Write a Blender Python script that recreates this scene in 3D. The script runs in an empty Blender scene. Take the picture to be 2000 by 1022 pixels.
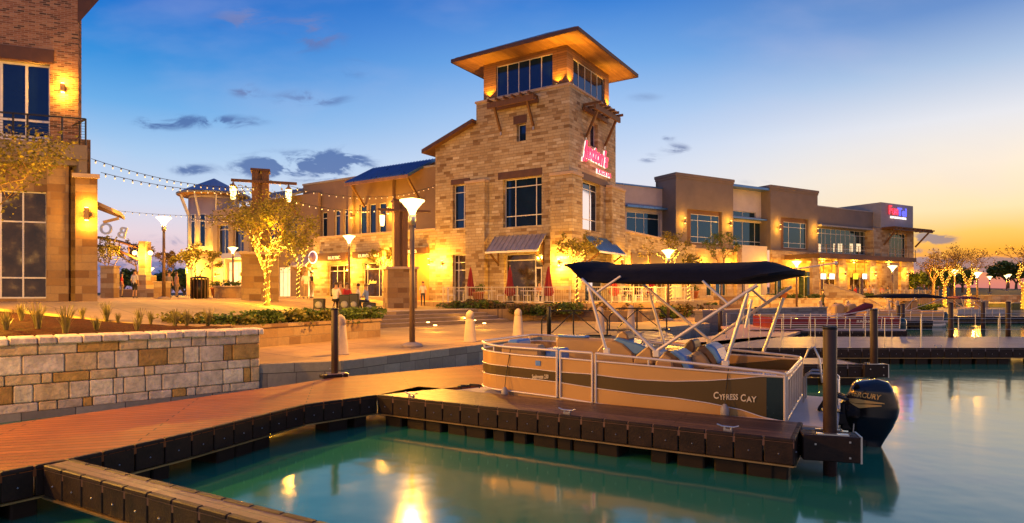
import bpy, math, random
from mathutils import Vector, Matrix
random.seed(7)
C = bpy.context.scene.collection
SC = bpy.context.scene
# ---------------------------------------------------------------- camera
F, HX, HY, CZ = 1200.0, 1000.0, 572.0, 2.2
cd = bpy.data.cameras.new("camera"); cam = bpy.data.objects.new("camera", cd); C.objects.link(cam)
cam.location = (0, 0, CZ); cam.rotation_euler = (math.pi/2, 0, 0)
cd.sensor_width = 36; cd.lens = 36*F/2000; cd.shift_y = (HY-511)/2000.0
cd.clip_start = .1; cd.clip_end = 3000
SC.camera = cam
SC.view_settings.view_transform = 'Standard'; SC.view_settings.look = 'None'
SC.view_settings.exposure = 0; SC.view_settings.gamma = 1
SC.render.engine = 'CYCLES'
SC.cycles.use_denoising = True
SC.cycles.max_bounces = 6; SC.cycles.sample_clamp_indirect = 3
# ---------------------------------------------------------------- helpers
def lin(r, g, b):
    f = lambda c: (c/255/12.92) if c/255 <= .04045 else ((c/255+.055)/1.055)**2.4
    return (f(r), f(g), f(b), 1)
def gp(px, py, z):
    Y = F*(CZ-z)/(py-HY); return Vector(((px-HX)/F*Y, Y, z))
def dp(px, py, Y): return Vector(((px-HX)/F*Y, Y, CZ+(HY-py)/F*Y))
class Fr:
    def __init__(s, o, ux):
        s.o = o; l = math.hypot(*ux); s.ux = (ux[0]/l, ux[1]/l); s.uy = (-s.ux[1], s.ux[0]); s.rz = math.atan2(ux[1], ux[0])
    def loc(s, X, Y):
        a, b = X-s.o[0], Y-s.o[1]; return (a*s.ux[0]+b*s.ux[1], a*s.uy[0]+b*s.uy[1])
    def w(s, x, y): return (s.o[0]+x*s.ux[0]+y*s.uy[0], s.o[1]+x*s.ux[1]+y*s.uy[1])
    def hit(s, px, py, ax, d):
        dx, dz = (px-HX)/F, (HY-py)/F; lo = s.loc(0, 0); l2 = s.loc(dx, 1); ld = (l2[0]-lo[0], l2[1]-lo[1])
        i = 0 if ax == 'x' else 1; t = (d-lo[i])/ld[i]; return (lo[1-i]+t*ld[1-i], CZ+t*dz)
class MB:
    def __init__(s): s.v, s.f, s.m, s.s = [], [], [], []
    def add(s, vs, fs, mi=0, sm=False):
        n = len(s.v); s.v += [tuple(p) for p in vs]
        for q in fs: s.f.append(tuple(i+n for i in q)); s.m.append(mi); s.s.append(sm)
        return s
    def box(s, x0, x1, y0, y1, z0, z1, mi=0):
        if x0 > x1: x0, x1 = x1, x0
        if y0 > y1: y0, y1 = y1, y0
        if z0 > z1: z0, z1 = z1, z0
        return s.add([(x0,y0,z0),(x1,y0,z0),(x1,y1,z0),(x0,y1,z0),(x0,y0,z1),(x1,y0,z1),(x1,y1,z1),(x0,y1,z1)],
                     [(3,2,1,0),(4,5,6,7),(0,1,5,4),(1,2,6,5),(2,3,7,6),(3,0,4,7)], mi)
    def hexa(s, b, t, mi=0):
        return s.add(list(b)+list(t), [(3,2,1,0),(4,5,6,7),(0,1,5,4),(1,2,6,5),(2,3,7,6),(3,0,4,7)], mi)
    def bar(s, p0, p1, w, h, mi=0, up=(0,0,1)):
        p0, p1 = Vector(p0), Vector(p1); d = (p1-p0).normalized(); up = Vector(up)
        if abs(d.dot(up)) > .98: up = Vector((1,0,0))
        a = d.cross(up).normalized()*(w/2); b = a.cross(d).normalized()*(h/2)
        return s.hexa([p0-a-b,p0+a-b,p0+a+b,p0-a+b], [p1-a-b,p1+a-b,p1+a+b,p1-a+b], mi)
    def tube(s, pts, r, n=8, mi=0, sm=True):
        pts = [Vector(p) for p in pts]; k = len(pts); rs = r if isinstance(r, (list, tuple)) else [r]*k
        vs, fs = [], []; prev = None
        for i, p in enumerate(pts):
            d = (pts[min(i+1,k-1)]-pts[max(i-1,0)])
            d = d.normalized() if d.length > 1e-9 else Vector((0,0,1))
            if prev is None:
                u = Vector((0,0,1)) if abs(d.z) < .9 else Vector((1,0,0)); a = d.cross(u).normalized()
            else:
                a = prev-d*prev.dot(d); a = a.normalized() if a.length > 1e-6 else d.orthogonal().normalized()
            prev = a; b = d.cross(a)
            for j in range(n):
                t = 2*math.pi*j/n; vs.append(p+(a*math.cos(t)+b*math.sin(t))*rs[i])
        for i in range(k-1):
            for j in range(n): fs.append((i*n+j, i*n+(j+1)%n, (i+1)*n+(j+1)%n, (i+1)*n+j))
        s.add(vs, fs, mi, sm)
        return s.add(vs[:n], [tuple(range(n-1,-1,-1))], mi).add(vs[-n:], [tuple(range(n))], mi)
    def lathe(s, prof, n=16, c=(0,0,0), mi=0, sm=True):
        vs, fs = [], []
        for r, z in prof:
            for j in range(n): t = 2*math.pi*j/n; vs.append((c[0]+r*math.cos(t), c[1]+r*math.sin(t), c[2]+z))
        for i in range(len(prof)-1):
            for j in range(n): fs.append((i*n+j, i*n+(j+1)%n, (i+1)*n+(j+1)%n, (i+1)*n+j))
        fs.append(tuple(range(n-1,-1,-1))); k = (len(prof)-1)*n; fs.append(tuple(range(k, k+n)))
        return s.add(vs, fs, mi, sm)
    def prism(s, poly, z0, z1, mi=0, tops=None):
        n = len(poly); g = lambda z, i: z[i] if isinstance(z, (list, tuple)) else z
        vs = [(p[0],p[1],g(z0,i)) for i,p in enumerate(poly)]+[(p[0],p[1],g(z1,i)) for i,p in enumerate(poly)]
        return s.add(vs, [tuple(range(n-1,-1,-1)), tuple(range(n,2*n))]+[(i,(i+1)%n,n+(i+1)%n,n+i) for i in range(n)], mi)
    def quad(s, a, b, c, d, mi=0): return s.add([a,b,c,d], [(0,1,2,3)], mi)
    def grid(s, rows, mi=0, sm=True):
        n = len(rows[0]); return s.add([p for r in rows for p in r], [(i*n+j,(i+1)*n+j,(i+1)*n+j+1,i*n+j+1) for i in range(len(rows)-1) for j in range(n-1)], mi, sm)
    def slab(s, q, off, mi=0):
        off = Vector(off); return s.hexa([Vector(p) for p in q], [Vector(p)+off for p in q], mi)
    def ball(s, c, r, n=8, mi=0, sz=1.0):
        prof = [(max(1e-4, r*math.sin(math.pi*i/n)), -r*sz*math.cos(math.pi*i/n)) for i in range(n+1)]
        return s.lathe(prof, n+2, c, mi)
    def wall(s, ax, d, a0, a1, z0, z1, holes=(), th=.35, mi=0, zt=None):
        if a0 > a1: a0, a1 = a1, a0
        hs = [(min(h[0],h[1]),max(h[0],h[1]),h[2],h[3]) for h in holes]
        A = sorted({a0,a1}|{round(min(max(x,a0),a1),4) for h in hs for x in h[:2]}); Z = sorted({z0,z1}|{round(min(max(x,z0),z1),4) for h in hs for x in h[2:4]})
        P = (lambda a,z,e: (d+e,a,z)) if ax == 'x' else (lambda a,z,e: (a,d+e,z))
        solid = lambda i,j: 0 <= i < len(A)-1 and 0 <= j < len(Z)-1 and not any(h[0]-1e-3 <= (A[i]+A[i+1])/2 <= h[1]+1e-3 and h[2]-1e-3 <= (Z[j]+Z[j+1])/2 <= h[3]+1e-3 for h in hs)
        for i in range(len(A)-1):
            for j in range(len(Z)-1):
                if not solid(i,j): continue
                a,b,c,e = A[i],A[i+1],Z[j],Z[j+1]
                s.quad(P(a,c,0),P(b,c,0),P(b,e,0),P(a,e,0),mi); s.quad(P(a,c,th),P(a,e,th),P(b,e,th),P(b,c,th),mi)
                if not solid(i-1,j): s.quad(P(a,c,0),P(a,e,0),P(a,e,th),P(a,c,th),mi)
                if not solid(i+1,j): s.quad(P(b,c,0),P(b,c,th),P(b,e,th),P(b,e,0),mi)
                if not solid(i,j-1): s.quad(P(a,c,0),P(a,c,th),P(b,c,th),P(b,c,0),mi)
                if not solid(i,j+1): s.quad(P(a,e,0),P(b,e,0),P(b,e,th),P(a,e,th),mi)
        return s
    def build(s, name, mats, parent=None, bevel=0, dz=0, loc=None):
        me = bpy.data.meshes.new(name)
        me.from_pydata([(x,y,z-dz) for x,y,z in s.v], [], s.f)
        for m in (mats if isinstance(mats, (list, tuple)) else [mats]): me.materials.append(m)
        me.polygons.foreach_set('material_index', s.m); me.polygons.foreach_set('use_smooth', s.s); me.update()
        o = bpy.data.objects.new(name, me); C.objects.link(o)
        if parent: o.parent = parent
        if loc: o.location = loc
        if bevel:
            b = o.modifiers.new('b', 'BEVEL'); b.width = bevel; b.segments = 1; b.limit_method = 'ANGLE'
        return o
def _each(s, name, mats, parent=None, bevel=0, dz=0):
    """one object per separate piece"""
    par = list(range(len(s.v)))
    def fd(a):
        while par[a] != a: par[a] = par[par[a]]; a = par[a]
        return a
    for q in s.f:
        for i in q[1:]: par[fd(q[0])] = fd(i)
    gr = {}
    for k, q in enumerate(s.f): gr.setdefault(fd(q[0]), []).append(k)
    out = []
    for ks in gr.values():
        m = MB(); mp = {}
        for k in ks:
            for i in s.f[k]:
                if i not in mp: mp[i] = len(m.v); m.v.append(s.v[i])
            m.f.append(tuple(mp[i] for i in s.f[k])); m.m.append(s.m[k]); m.s.append(s.s[k])
        out.append(m.build(name, mats, parent, bevel, dz))
    return out
MB.each = _each
def tag(o, label=None, cat=None, group=None, kind=None):
    if label: o['label'] = label
    if cat: o['category'] = cat
    if group: o['group'] = group
    if kind: o['kind'] = kind
    return o
def thing(name, label, cat, loc=(0,0,0), rz=0, group=None):
    o = bpy.data.objects.new(name, None); o.empty_display_size = .1; C.objects.link(o)
    o.location = loc; o.rotation_euler = (0,0,rz); return tag(o, label, cat, group)
def dup(o, parent=None):
    c = o.copy(); C.objects.link(c); c.parent = parent
    for ch in list(o.children): dup(ch, c)
    return c
def place(root, loc, rz=0, label=None, sc=None, group=None):
    c = dup(root); c.location = loc; c.rotation_euler = (0,0,rz)
    if sc: c.scale = (sc,sc,sc)
    if label: c['label'] = label
    if group: c['group'] = group
    return c
LS = 3.5
def point(parent, loc, power, col=(1,.42,.055), r=.08, spot=None, aim=None, blend=.6):
    l = bpy.data.lights.new('lamp_light', 'SPOT' if spot else 'POINT'); l.energy = power*LS; l.color = (col[0],col[1]*.86,col[2]*.36) if col[0] == 1 and col[1] > .4 else col; l.shadow_soft_size = r
    if spot: l.spot_size = math.radians(spot); l.spot_blend = blend
    o = bpy.data.objects.new('lamp_light', l); C.objects.link(o); o.parent = parent; o.location = loc
    if aim: o.rotation_euler = Vector(aim).to_track_quat('-Z', 'Y').to_euler()
    return o
def text_mb(s, size, ext=.01, shear=0, bold=0, align='CENTER', space=1.0):
    cu = bpy.data.curves.new('t', 'FONT'); cu.body = s; cu.size = size; cu.extrude = ext; cu.shear = shear; cu.offset = bold; cu.align_x = align; cu.align_y = 'CENTER'; cu.space_character = space; cu.resolution_u = 3
    ob = bpy.data.objects.new('t', cu); C.objects.link(ob); dg = bpy.context.evaluated_depsgraph_get()
    me = bpy.data.meshes.new_from_object(ob.evaluated_get(dg)); bpy.data.objects.remove(ob)
    m = MB(); m.add([tuple(v.co) for v in me.vertices], [tuple(p.vertices) for p in me.polygons]); return m
def mapped(m, o, ux, uy, un):
    o, ux, uy, un = map(Vector, (o, ux, uy, un)); m.v = [tuple(o+ux*x+uy*y+un*z) for x,y,z in m.v]; return m
# ---------------------------------------------------------------- materials
def newmat(name):
    m = bpy.data.materials.new(name); m.use_nodes = True; nt = m.node_tree; return m, nt, nt.nodes['Principled BSDF']
def nd(nt, t, **kw):
    n = nt.nodes.new(t)
    for k, v in kw.items():
        if k.startswith('i_'): n.inputs[int(k[2:])].default_value = v
        else: setattr(n, k, v)
    return n
def math_(nt, op, a, b=None, c=None):
    n = nt.nodes.new('ShaderNodeMath'); n.operation = op
    for i, x in enumerate((a, b, c)):
        if x is None: continue
        if isinstance(x, (int, float)): n.inputs[i].default_value = x
        else: nt.links.new(x, n.inputs[i])
    return n.outputs[0]
def mix(nt, f, a, b, mode='MIX'):
    n = nt.nodes.new('ShaderNodeMix'); n.data_type = 'RGBA'; n.blend_type = mode
    for s, x in ((0, f), (6, a), (7, b)):
        if isinstance(x, (int, float)): n.inputs[s].default_value = x
        elif isinstance(x, tuple): n.inputs[s].default_value = x if len(x) == 4 else (*x, 1)
        else: nt.links.new(x, n.inputs[s])
    return n.outputs[2]
def ramp(nt, fac, stops, interp='LINEAR'):
    n = nt.nodes.new('ShaderNodeValToRGB'); n.color_ramp.interpolation = interp; e = n.color_ramp.elements
    while len(e) < len(stops): e.new(.5)
    for i, (p, c) in enumerate(stops): e[i].position = p; e[i].color = c if len(c) == 4 else (*c, 1)
    nt.links.new(fac, n.inputs[0]); return n.outputs[0]
def pm(name, col, rough=.6, metal=0, var=.2, vs=2.5, bump=0, bs=25, emis=None, es=0, ior=None, stretch=None):
    m, nt, b = newmat(name); tc = nd(nt, 'ShaderNodeTexCoord'); v = tc.outputs['Object']
    if stretch:
        mp = nd(nt, 'ShaderNodeMapping'); mp.inputs[3].default_value = stretch; nt.links.new(v, mp.inputs[0]); v = mp.outputs[0]
    n = nd(nt, 'ShaderNodeTexNoise'); n.inputs['Scale'].default_value = vs; n.inputs['Detail'].default_value = 5; n.inputs['Roughness'].default_value = .65; nt.links.new(v, n.inputs['Vector'])
    lo = tuple(c*(1-var) for c in col[:3]); hi = tuple(min(1, c*(1+var)) for c in col[:3])
    nt.links.new(ramp(nt, n.outputs[0], [(.3, lo), (.7, hi)]), b.inputs['Base Color'])
    b.inputs['Roughness'].default_value = rough; b.inputs['Metallic'].default_value = metal
    nt.links.new(math_(nt, 'MULTIPLY_ADD', n.outputs[0], .25, rough-.12), b.inputs['Roughness'])
    if ior: b.inputs['IOR'].default_value = ior
    if bump:
        n2 = nd(nt, 'ShaderNodeTexNoise'); n2.inputs['Scale'].default_value = bs; n2.inputs['Detail'].default_value = 3; nt.links.new(v, n2.inputs['Vector'])
        bp = nd(nt, 'ShaderNodeBump'); bp.inputs['Strength'].default_value = bump; bp.inputs['Distance'].default_value = .03; nt.links.new(n2.outputs[0], bp.inputs['Height']); nt.links.new(bp.outputs[0], b.inputs['Normal'])
    if emis:
        b.inputs['Emission Color'].default_value = (*emis, 1); b.inputs['Emission Strength'].default_value = es
    return m
def stone(name, stops, bw, bh, mort=.012, mcol=(.12,.1,.08), offset=.4, squash=.7, sqf=3, warp=.02, rough=.8, bump=.6, horiz=False, ang=0, planks=False):
    m, nt, b = newmat(name); tc = nd(nt, 'ShaderNodeTexCoord'); sp = nd(nt, 'ShaderNodeSeparateXYZ')
    src = tc.outputs['Object']
    if ang:
        mp = nd(nt, 'ShaderNodeMapping'); mp.inputs[2].default_value = (0,0,ang); nt.links.new(src, mp.inputs[0]); src = mp.outputs[0]
    nt.links.new(src, sp.inputs[0]); cb = nd(nt, 'ShaderNodeCombineXYZ')
    if horiz: nt.links.new(sp.outputs[0], cb.inputs[0]); nt.links.new(sp.outputs[1], cb.inputs[1])
    else: nt.links.new(math_(nt, 'ADD', sp.outputs[0], sp.outputs[1]), cb.inputs[0]); nt.links.new(sp.outputs[2], cb.inputs[1])
    nz = nd(nt, 'ShaderNodeTexNoise'); nz.inputs['Scale'].default_value = 1.7; nt.links.new(tc.outputs['Object'], nz.inputs['Vector'])
    vm = nd(nt, 'ShaderNodeVectorMath', operation='MULTIPLY_ADD'); nt.links.new(nz.outputs[1], vm.inputs[0]); vm.inputs[1].default_value = (warp*2,warp,0); nt.links.new(cb.outputs[0], vm.inputs[2])
    br = nd(nt, 'ShaderNodeTexBrick'); br.offset = offset; br.squash = squash; br.squash_frequency = sqf; br.offset_frequency = 2
    nt.links.new(vm.outputs[0], br.inputs['Vector'])
    for k, x in (('Color1',(0,0,0,1)),('Color2',(1,1,1,1)),('Mortar',(.4,.4,.4,1)),('Scale',1),('Mortar Size',mort),('Mortar Smooth',.2),('Bias',0),('Brick Width',bw),('Row Height',bh)): br.inputs[k].default_value = x
    c = ramp(nt, br.outputs[0], stops, 'LINEAR')
    n2 = nd(nt, 'ShaderNodeTexNoise'); n2.inputs['Scale'].default_value = 9; n2.inputs['Detail'].default_value = 6; n2.inputs['Roughness'].default_value = .7; nt.links.new(tc.outputs['Object'], n2.inputs['Vector'])
    n3 = nd(nt, 'ShaderNodeTexNoise'); n3.inputs['Scale'].default_value = .35; n3.inputs['Detail'].default_value = 4; nt.links.new(tc.outputs['Object'], n3.inputs['Vector'])
    c = mix(nt, .55, c, ramp(nt, n2.outputs[0], [(.3,(.55,.55,.55)),(.7,(1,1,1))]), 'MULTIPLY')
    c = mix(nt, .45, c, ramp(nt, n3.outputs[0], [(.35,(.6,.58,.55)),(.65,(1,1,1))]), 'MULTIPLY')
    if planks or horiz:
        n4 = nd(nt, 'ShaderNodeTexNoise'); n4.inputs['Scale'].default_value = .9; n4.inputs['Detail'].default_value = 8; n4.inputs['Roughness'].default_value = .7; nt.links.new(tc.outputs['Object'], n4.inputs['Vector'])
        c = mix(nt, .4, c, ramp(nt, n4.outputs[0], [(.38,(.5,.47,.45)),(.52,(1,1,1))]), 'MULTIPLY')
    c = mix(nt, br.outputs['Fac'], c, mcol); nt.links.new(c, b.inputs['Base Color'])
    nt.links.new(math_(nt, 'MULTIPLY_ADD', n2.outputs[0], .4, rough-.2), b.inputs['Roughness'])
    bp = nd(nt, 'ShaderNodeBump'); bp.inputs['Strength'].default_value = bump; bp.inputs['Distance'].default_value = .03
    h = math_(nt, 'SUBTRACT', math_(nt, 'MULTIPLY', n2.outputs[0], .5), br.outputs['Fac']); h = math_(nt, 'ADD', h, math_(nt, 'MULTIPLY', br.outputs[0], .5))
    nt.links.new(h, bp.inputs['Height']); nt.links.new(bp.outputs[0], b.inputs['Normal'])
    return m
def leafmat(name, stops, trans=.25):
    m, nt, b = newmat(name); g = nd(nt, 'ShaderNodeNewGeometry')
    c = ramp(nt, g.outputs['Random Per Island'], stops); nt.links.new(c, b.inputs['Base Color']); b.inputs['Roughness'].default_value = .55
    t = nd(nt, 'ShaderNodeBsdfTranslucent'); nt.links.new(c, t.inputs[0]); ms = nd(nt, 'ShaderNodeMixShader'); ms.inputs[0].default_value = trans
    nt.links.new(b.outputs[0], ms.inputs[1]); nt.links.new(t.outputs[0], ms.inputs[2]); nt.links.new(ms.outputs[0], nt.nodes['Material Output'].inputs[0]); return m
# ---------------------------------------------------------------- world: dusk sky
def make_world():
    w = bpy.data.worlds.new("World"); SC.world = w; w.use_nodes = True; nt = w.node_tree; bg = nt.nodes['Background']
    tc = nd(nt, 'ShaderNodeTexCoord'); sp = nd(nt, 'ShaderNodeSeparateXYZ'); nt.links.new(tc.outputs['Generated'], sp.inputs[0])
    x, y, z = sp.outputs
    hl = math_(nt, 'SQRT', math_(nt, 'ADD', math_(nt, 'MULTIPLY', x, x), math_(nt, 'MULTIPLY', y, y)))
    az = math_(nt, 'DIVIDE', x, math_(nt, 'MAXIMUM', hl, .001)); e = math_(nt, 'MULTIPLY', z, 2.0)   # e: 0..1 for z 0..0.5
    L = ramp(nt, e, [(0,lin(150,128,158)),(.05,lin(150,132,165)),(.10,lin(228,188,196)),(.17,lin(232,212,222)),(.25,lin(208,217,239)),(.38,lin(170,204,240)),(.51,lin(104,172,232)),(.64,lin(24,136,218)),(.76,lin(0,110,206)),(1,lin(0,80,170))])
    M = ramp(nt, e, [(0,lin(240,190,160)),(.1,lin(240,212,204)),(.25,lin(232,226,232)),(.40,lin(210,221,242)),(.55,lin(168,200,241)),(.70,lin(112,168,231)),(.86,lin(48,124,212)),(1,lin(25,95,185))])
    R = ramp(nt, e, [(0,lin(196,122,126)),(.03,lin(215,128,116)),(.07,lin(242,146,80)),(.11,lin(255,172,52)),(.16,lin(255,200,100)),(.22,lin(253,226,176)),(.33,lin(250,234,212)),(.45,lin(228,229,236)),(.58,lin(170,194,226)),(.71,lin(100,142,204)),(1,lin(50,95,165))])
    sm = lambda v, a, b: (lambda n: n)(_mr(nt, v, a, b))
    col = mix(nt, sm(az, -.6, .12), L, M); col = mix(nt, sm(az, .14, .62), col, R)
    # clouds: soft banks at fixed directions, broken up by noise
    yy = math_(nt, 'MAXIMUM', y, .05); U = math_(nt, 'DIVIDE', x, yy); V = math_(nt, 'DIVIDE', z, yy)
    cv = nd(nt, 'ShaderNodeCombineXYZ'); nt.links.new(U, cv.inputs[0]); nt.links.new(math_(nt, 'MULTIPLY', V, 2.6), cv.inputs[1])
    n1 = nd(nt, 'ShaderNodeTexNoise'); n1.inputs['Scale'].default_value = 15; n1.inputs['Distortion'].default_value = .6; n1.inputs['Detail'].default_value = 7; n1.inputs['Roughness'].default_value = .6; nt.links.new(cv.outputs[0], n1.inputs['Vector'])
    tot = None
    for px, py, rx, ry, k in [(612,66,60,34,.75),(470,38,60,26,.6),(478,176,28,14,.75),(610,192,66,14,.9),(318,240,50,13,.95),(428,238,76,12,.95),(376,332,36,11,.9),(600,326,110,26,1.1),(668,316,44,24,1.0),(520,325,60,16,.7),(1316,291,28,10,.95),(1270,309,22,8,.85),(1301,269,18,6,.7),(1820,466,36,9,2.0),(1812,492,46,6,1.8),(1790,512,30,16,1.2),(1965,518,90,17,2.6),(1880,510,60,8,1.8),(300,528,160,26,1.0),(470,520,90,22,.8),(350,470,90,12,.5),(690,135,40,20,.4),(1260,190,40,10,.35),(1480,355,40,8,.35)]:
        cx, cz = (px-HX)/F, (HY-py)/F
        a = math_(nt, 'MULTIPLY', math_(nt, 'SUBTRACT', U, cx), F/rx); b = math_(nt, 'MULTIPLY', math_(nt, 'SUBTRACT', V, cz), F/ry)
        d = math_(nt, 'ADD', math_(nt, 'MULTIPLY', a, a), math_(nt, 'MULTIPLY', b, b))
        g = math_(nt, 'MULTIPLY', math_(nt, 'EXPONENT', math_(nt, 'MULTIPLY', d, -.9)), k)
        tot = g if tot is None else math_(nt, 'ADD', tot, g)
    n2 = nd(nt, 'ShaderNodeTexNoise'); n2.inputs['Scale'].default_value = 3; n2.inputs['Detail'].default_value = 5; nt.links.new(cv.outputs[0], n2.inputs['Vector'])
    dens = math_(nt, 'MULTIPLY', tot, math_(nt, 'MULTIPLY_ADD', _mr(nt, n1.outputs[0], .36, .64), 1.45, .12)); dens = math_(nt, 'MULTIPLY', _mr(nt, dens, .12, 1.05), .85)
    dens = math_(nt, 'MULTIPLY', dens, _mr(nt, y, .05, .2))
    cc = ramp(nt, math_(nt, 'MULTIPLY_ADD', az, .5, .5), [(.15,lin(72,100,160)),(.45,lin(58,96,164)),(.72,lin(120,130,165)),(.82,lin(128,112,128))])
    # the upper clouds catch a little pink
    cc = mix(nt, _mr(nt, z, .3, .42), cc, lin(120,132,190))
    col = mix(nt, dens, col, cc)
    haze = math_(nt, 'MULTIPLY', _mr(nt, n2.outputs[0], .45, .75), .16); col = mix(nt, haze, col, lin(214,206,228))
    # sky behind the camera: pale dusk
    back = ramp(nt, e, [(0,lin(250,215,200)),(.25,lin(228,200,196)),(.55,lin(146,152,200)),(1,lin(70,110,180))])
    col = mix(nt, _mr(nt, y, .25, -.35), col, back)
    col = mix(nt, _mr(nt, z, 0, -.05), col, (.05,.05,.05,1))
    ns = nd(nt, 'ShaderNodeTexSky'); ns.sky_type = 'NISHITA'; ns.sun_disc = False; ns.sun_elevation = math.radians(1.5); ns.sun_rotation = math.radians(62)
    sk = nd(nt, 'ShaderNodeVectorMath', operation='SCALE'); nt.links.new(ns.outputs[0], sk.inputs[0]); sk.inputs['Scale'].default_value = .02
    col = mix(nt, 1, col, sk.outputs[0], 'ADD')
    nt.links.new(col, bg.inputs[0]); bg.inputs[1].default_value = 1.0
def _mr(nt, v, a, b):
    n = nt.nodes.new('ShaderNodeMapRange'); n.interpolation_type = 'SMOOTHSTEP'; n.clamp = True
    nt.links.new(v, n.inputs[0]); n.inputs[1].default_value = a; n.inputs[2].default_value = b; return n.outputs[0]
make_world()
sl = bpy.data.lights.new('sun', 'SUN'); sl.energy = .35; sl.angle = math.radians(12); sl.color = (1,.62,.38)
so = bpy.data.objects.new('sun', sl); C.objects.link(so)
so.rotation_euler = Vector((-math.cos(math.radians(4))*math.sin(math.radians(62)), -math.cos(math.radians(4))*math.cos(math.radians(62)), -math.sin(math.radians(4)))).to_track_quat('-Z','Y').to_euler()
# material set
LIME = [(0,(.22,.13,.055)),(.15,(.38,.27,.14)),(.45,(.53,.43,.27)),(.7,(.46,.34,.18)),(1,(.64,.55,.38))]
m_stone = stone('ledge_stone', LIME, .62, .2, .010, (.2,.15,.1), warp=.03, bump=.8)
m_stone2 = stone('block_stone', [(0,(.3,.17,.08)),(.4,(.45,.33,.2)),(1,(.56,.44,.29))], .75, .32, .008, (.2,.15,.09), warp=.02)
m_stoneL = stone('tan_block_stone', [(0,(.17,.085,.035)),(.3,(.30,.18,.08)),(1,(.36,.245,.13))], .8, .3, .008, (.2,.14,.09), warp=.01)
m_brick = stone('red_brick', [(0,(.06,.03,.025)),(.3,(.24,.1,.06)),(.7,(.34,.16,.1)),(1,(.42,.24,.16))], .24, .075, .008, (.3,.24,.2), offset=.5, squash=1, warp=.004)
m_grayq = stone('quay_block', [(0,(.22,.19,.175)),(.5,(.3,.265,.24)),(1,(.38,.34,.3))], 1.1, .45, .008, (.06,.05,.05), offset=.5, warp=.02)
m_stucco = pm('taupe_stucco', (.19,.155,.132), .9, var=.12, vs=.8, bump=.25, bs=60)
m_stucco2 = pm('pale_stucco', (.56,.5,.46), .9, var=.1, vs=.8, bump=.25, bs=60)
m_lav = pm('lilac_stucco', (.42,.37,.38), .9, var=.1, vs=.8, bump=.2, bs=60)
m_gray = pm('gray_cladding', (.28,.27,.27), .7, var=.1)
m_dkbrown = pm('dark_brown_steel', (.075,.032,.02), .6, var=.25)
m_timber = pm('timber', (.12,.055,.022), .65, var=.35, vs=3, stretch=(8,8,.7))
m_soffit = stone('cedar_soffit', [(0,(.3,.15,.06)),(1,(.46,.25,.11))], 2.5, .14, .006, (.12,.06,.03), offset=.5, squash=1, warp=0, horiz=True, rough=.5, bump=.2)
m_siding = stone('wood_siding', [(0,(.16,.075,.03)),(1,(.28,.14,.06))], 3, .16, .012, (.05,.025,.01), offset=.5, squash=1, warp=0, rough=.6, bump=.6)
m_roof = pm('standing_seam', (.26,.29,.36), .4, .4, var=.12, vs=1)
m_roofb = pm('blue_metal', (.1,.24,.5), .3, .6, var=.12, vs=1)
m_glass = pm('window_glass', (.004,.013,.045), .06, ior=1.8, var=.3, vs=.5)
m_glass.node_tree.nodes['Principled BSDF'].inputs['Roughness'].default_value = .04
m_glass.node_tree.nodes['Principled BSDF'].inputs['Specular Tint'].default_value = (.12,.36,1,1)
for l in list(m_glass.node_tree.links):
    if l.to_socket.name == 'Roughness': m_glass.node_tree.links.remove(l)
m_shop = pm('shop_glass', (.022,.012,.007), .06, var=.5, vs=.6, emis=(.5,.2,.06), es=.0)
_nt = m_shop.node_tree; _tc = nd(_nt, 'ShaderNodeTexCoord'); _n = nd(_nt, 'ShaderNodeTexNoise'); _n.inputs['Scale'].default_value = 1.6; _n.inputs['Detail'].default_value = 4; _nt.links.new(_tc.outputs['Object'], _n.inputs['Vector']); _nt.links.new(ramp(_nt, _n.outputs[0], [(.42,(.004,.002,.001)),(.56,(.06,.022,.006)),(.66,(.3,.13,.03)),(.72,(.7,.42,.15))]), _nt.nodes['Principled BSDF'].inputs['Emission Color']); _nt.nodes['Principled BSDF'].inputs['Emission Strength'].default_value = .5
for l in list(m_shop.node_tree.links):
    if l.to_socket.name == 'Roughness': m_shop.node_tree.links.remove(l)
m_shop.node_tree.nodes['Principled BSDF'].inputs['Roughness'].default_value = .05
def glow(name, col, es, tr):
    m, nt, b = newmat(name); e = nd(nt, 'ShaderNodeEmission'); e.inputs[0].default_value = (*col,1); e.inputs[1].default_value = es; t = nd(nt, 'ShaderNodeBsdfTransparent'); x = nd(nt, 'ShaderNodeMixShader'); x.inputs[0].default_value = tr
    nt.links.new(e.outputs[0], x.inputs[1]); nt.links.new(t.outputs[0], x.inputs[2]); nt.links.new(x.outputs[0], nt.nodes['Material Output'].inputs[0]); return m
m_lens = glow('translucent_lens', (1,.66,.22), 9, .62)
m_glassb = pm('blue_window_glass', (.006,.018,.034), .06, ior=2.3, var=.3, vs=.5)
for l in list(m_glassb.node_tree.links):
    if l.to_socket.name == 'Roughness': m_glassb.node_tree.links.remove(l)
m_glassb.node_tree.nodes['Principled BSDF'].inputs['Roughness'].default_value = .05; m_glassb.node_tree.nodes['Principled BSDF'].inputs['Specular Tint'].default_value = (.2,.5,.85,1)
m_frame = pm('pale_aluminium', (.62,.6,.6), .45, .2, var=.05)
m_white = pm('white_paint', (.75,.73,.7), .5, var=.06)
m_black = pm('black_metal', (.012,.012,.014), .4, .3, var=.2)
m_steel = pm('satin_steel', (.55,.53,.5), .32, .9, var=.08)
m_pole = pm('bronze_pole', (.22,.14,.08), .45, .4, var=.15)
m_conc = pm('concrete', (.44,.33,.24), .85, var=.12, vs=4, bump=.15, bs=60)
m_lamp = pm('lamp_glow', (.9,.7,.4), .5, emis=(1,.62,.18), es=7, var=.02)
m_lampw = pm('lamp_glow_soft', (.9,.7,.4), .5, emis=(1,.55,.12), es=3.2, var=.02)
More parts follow.
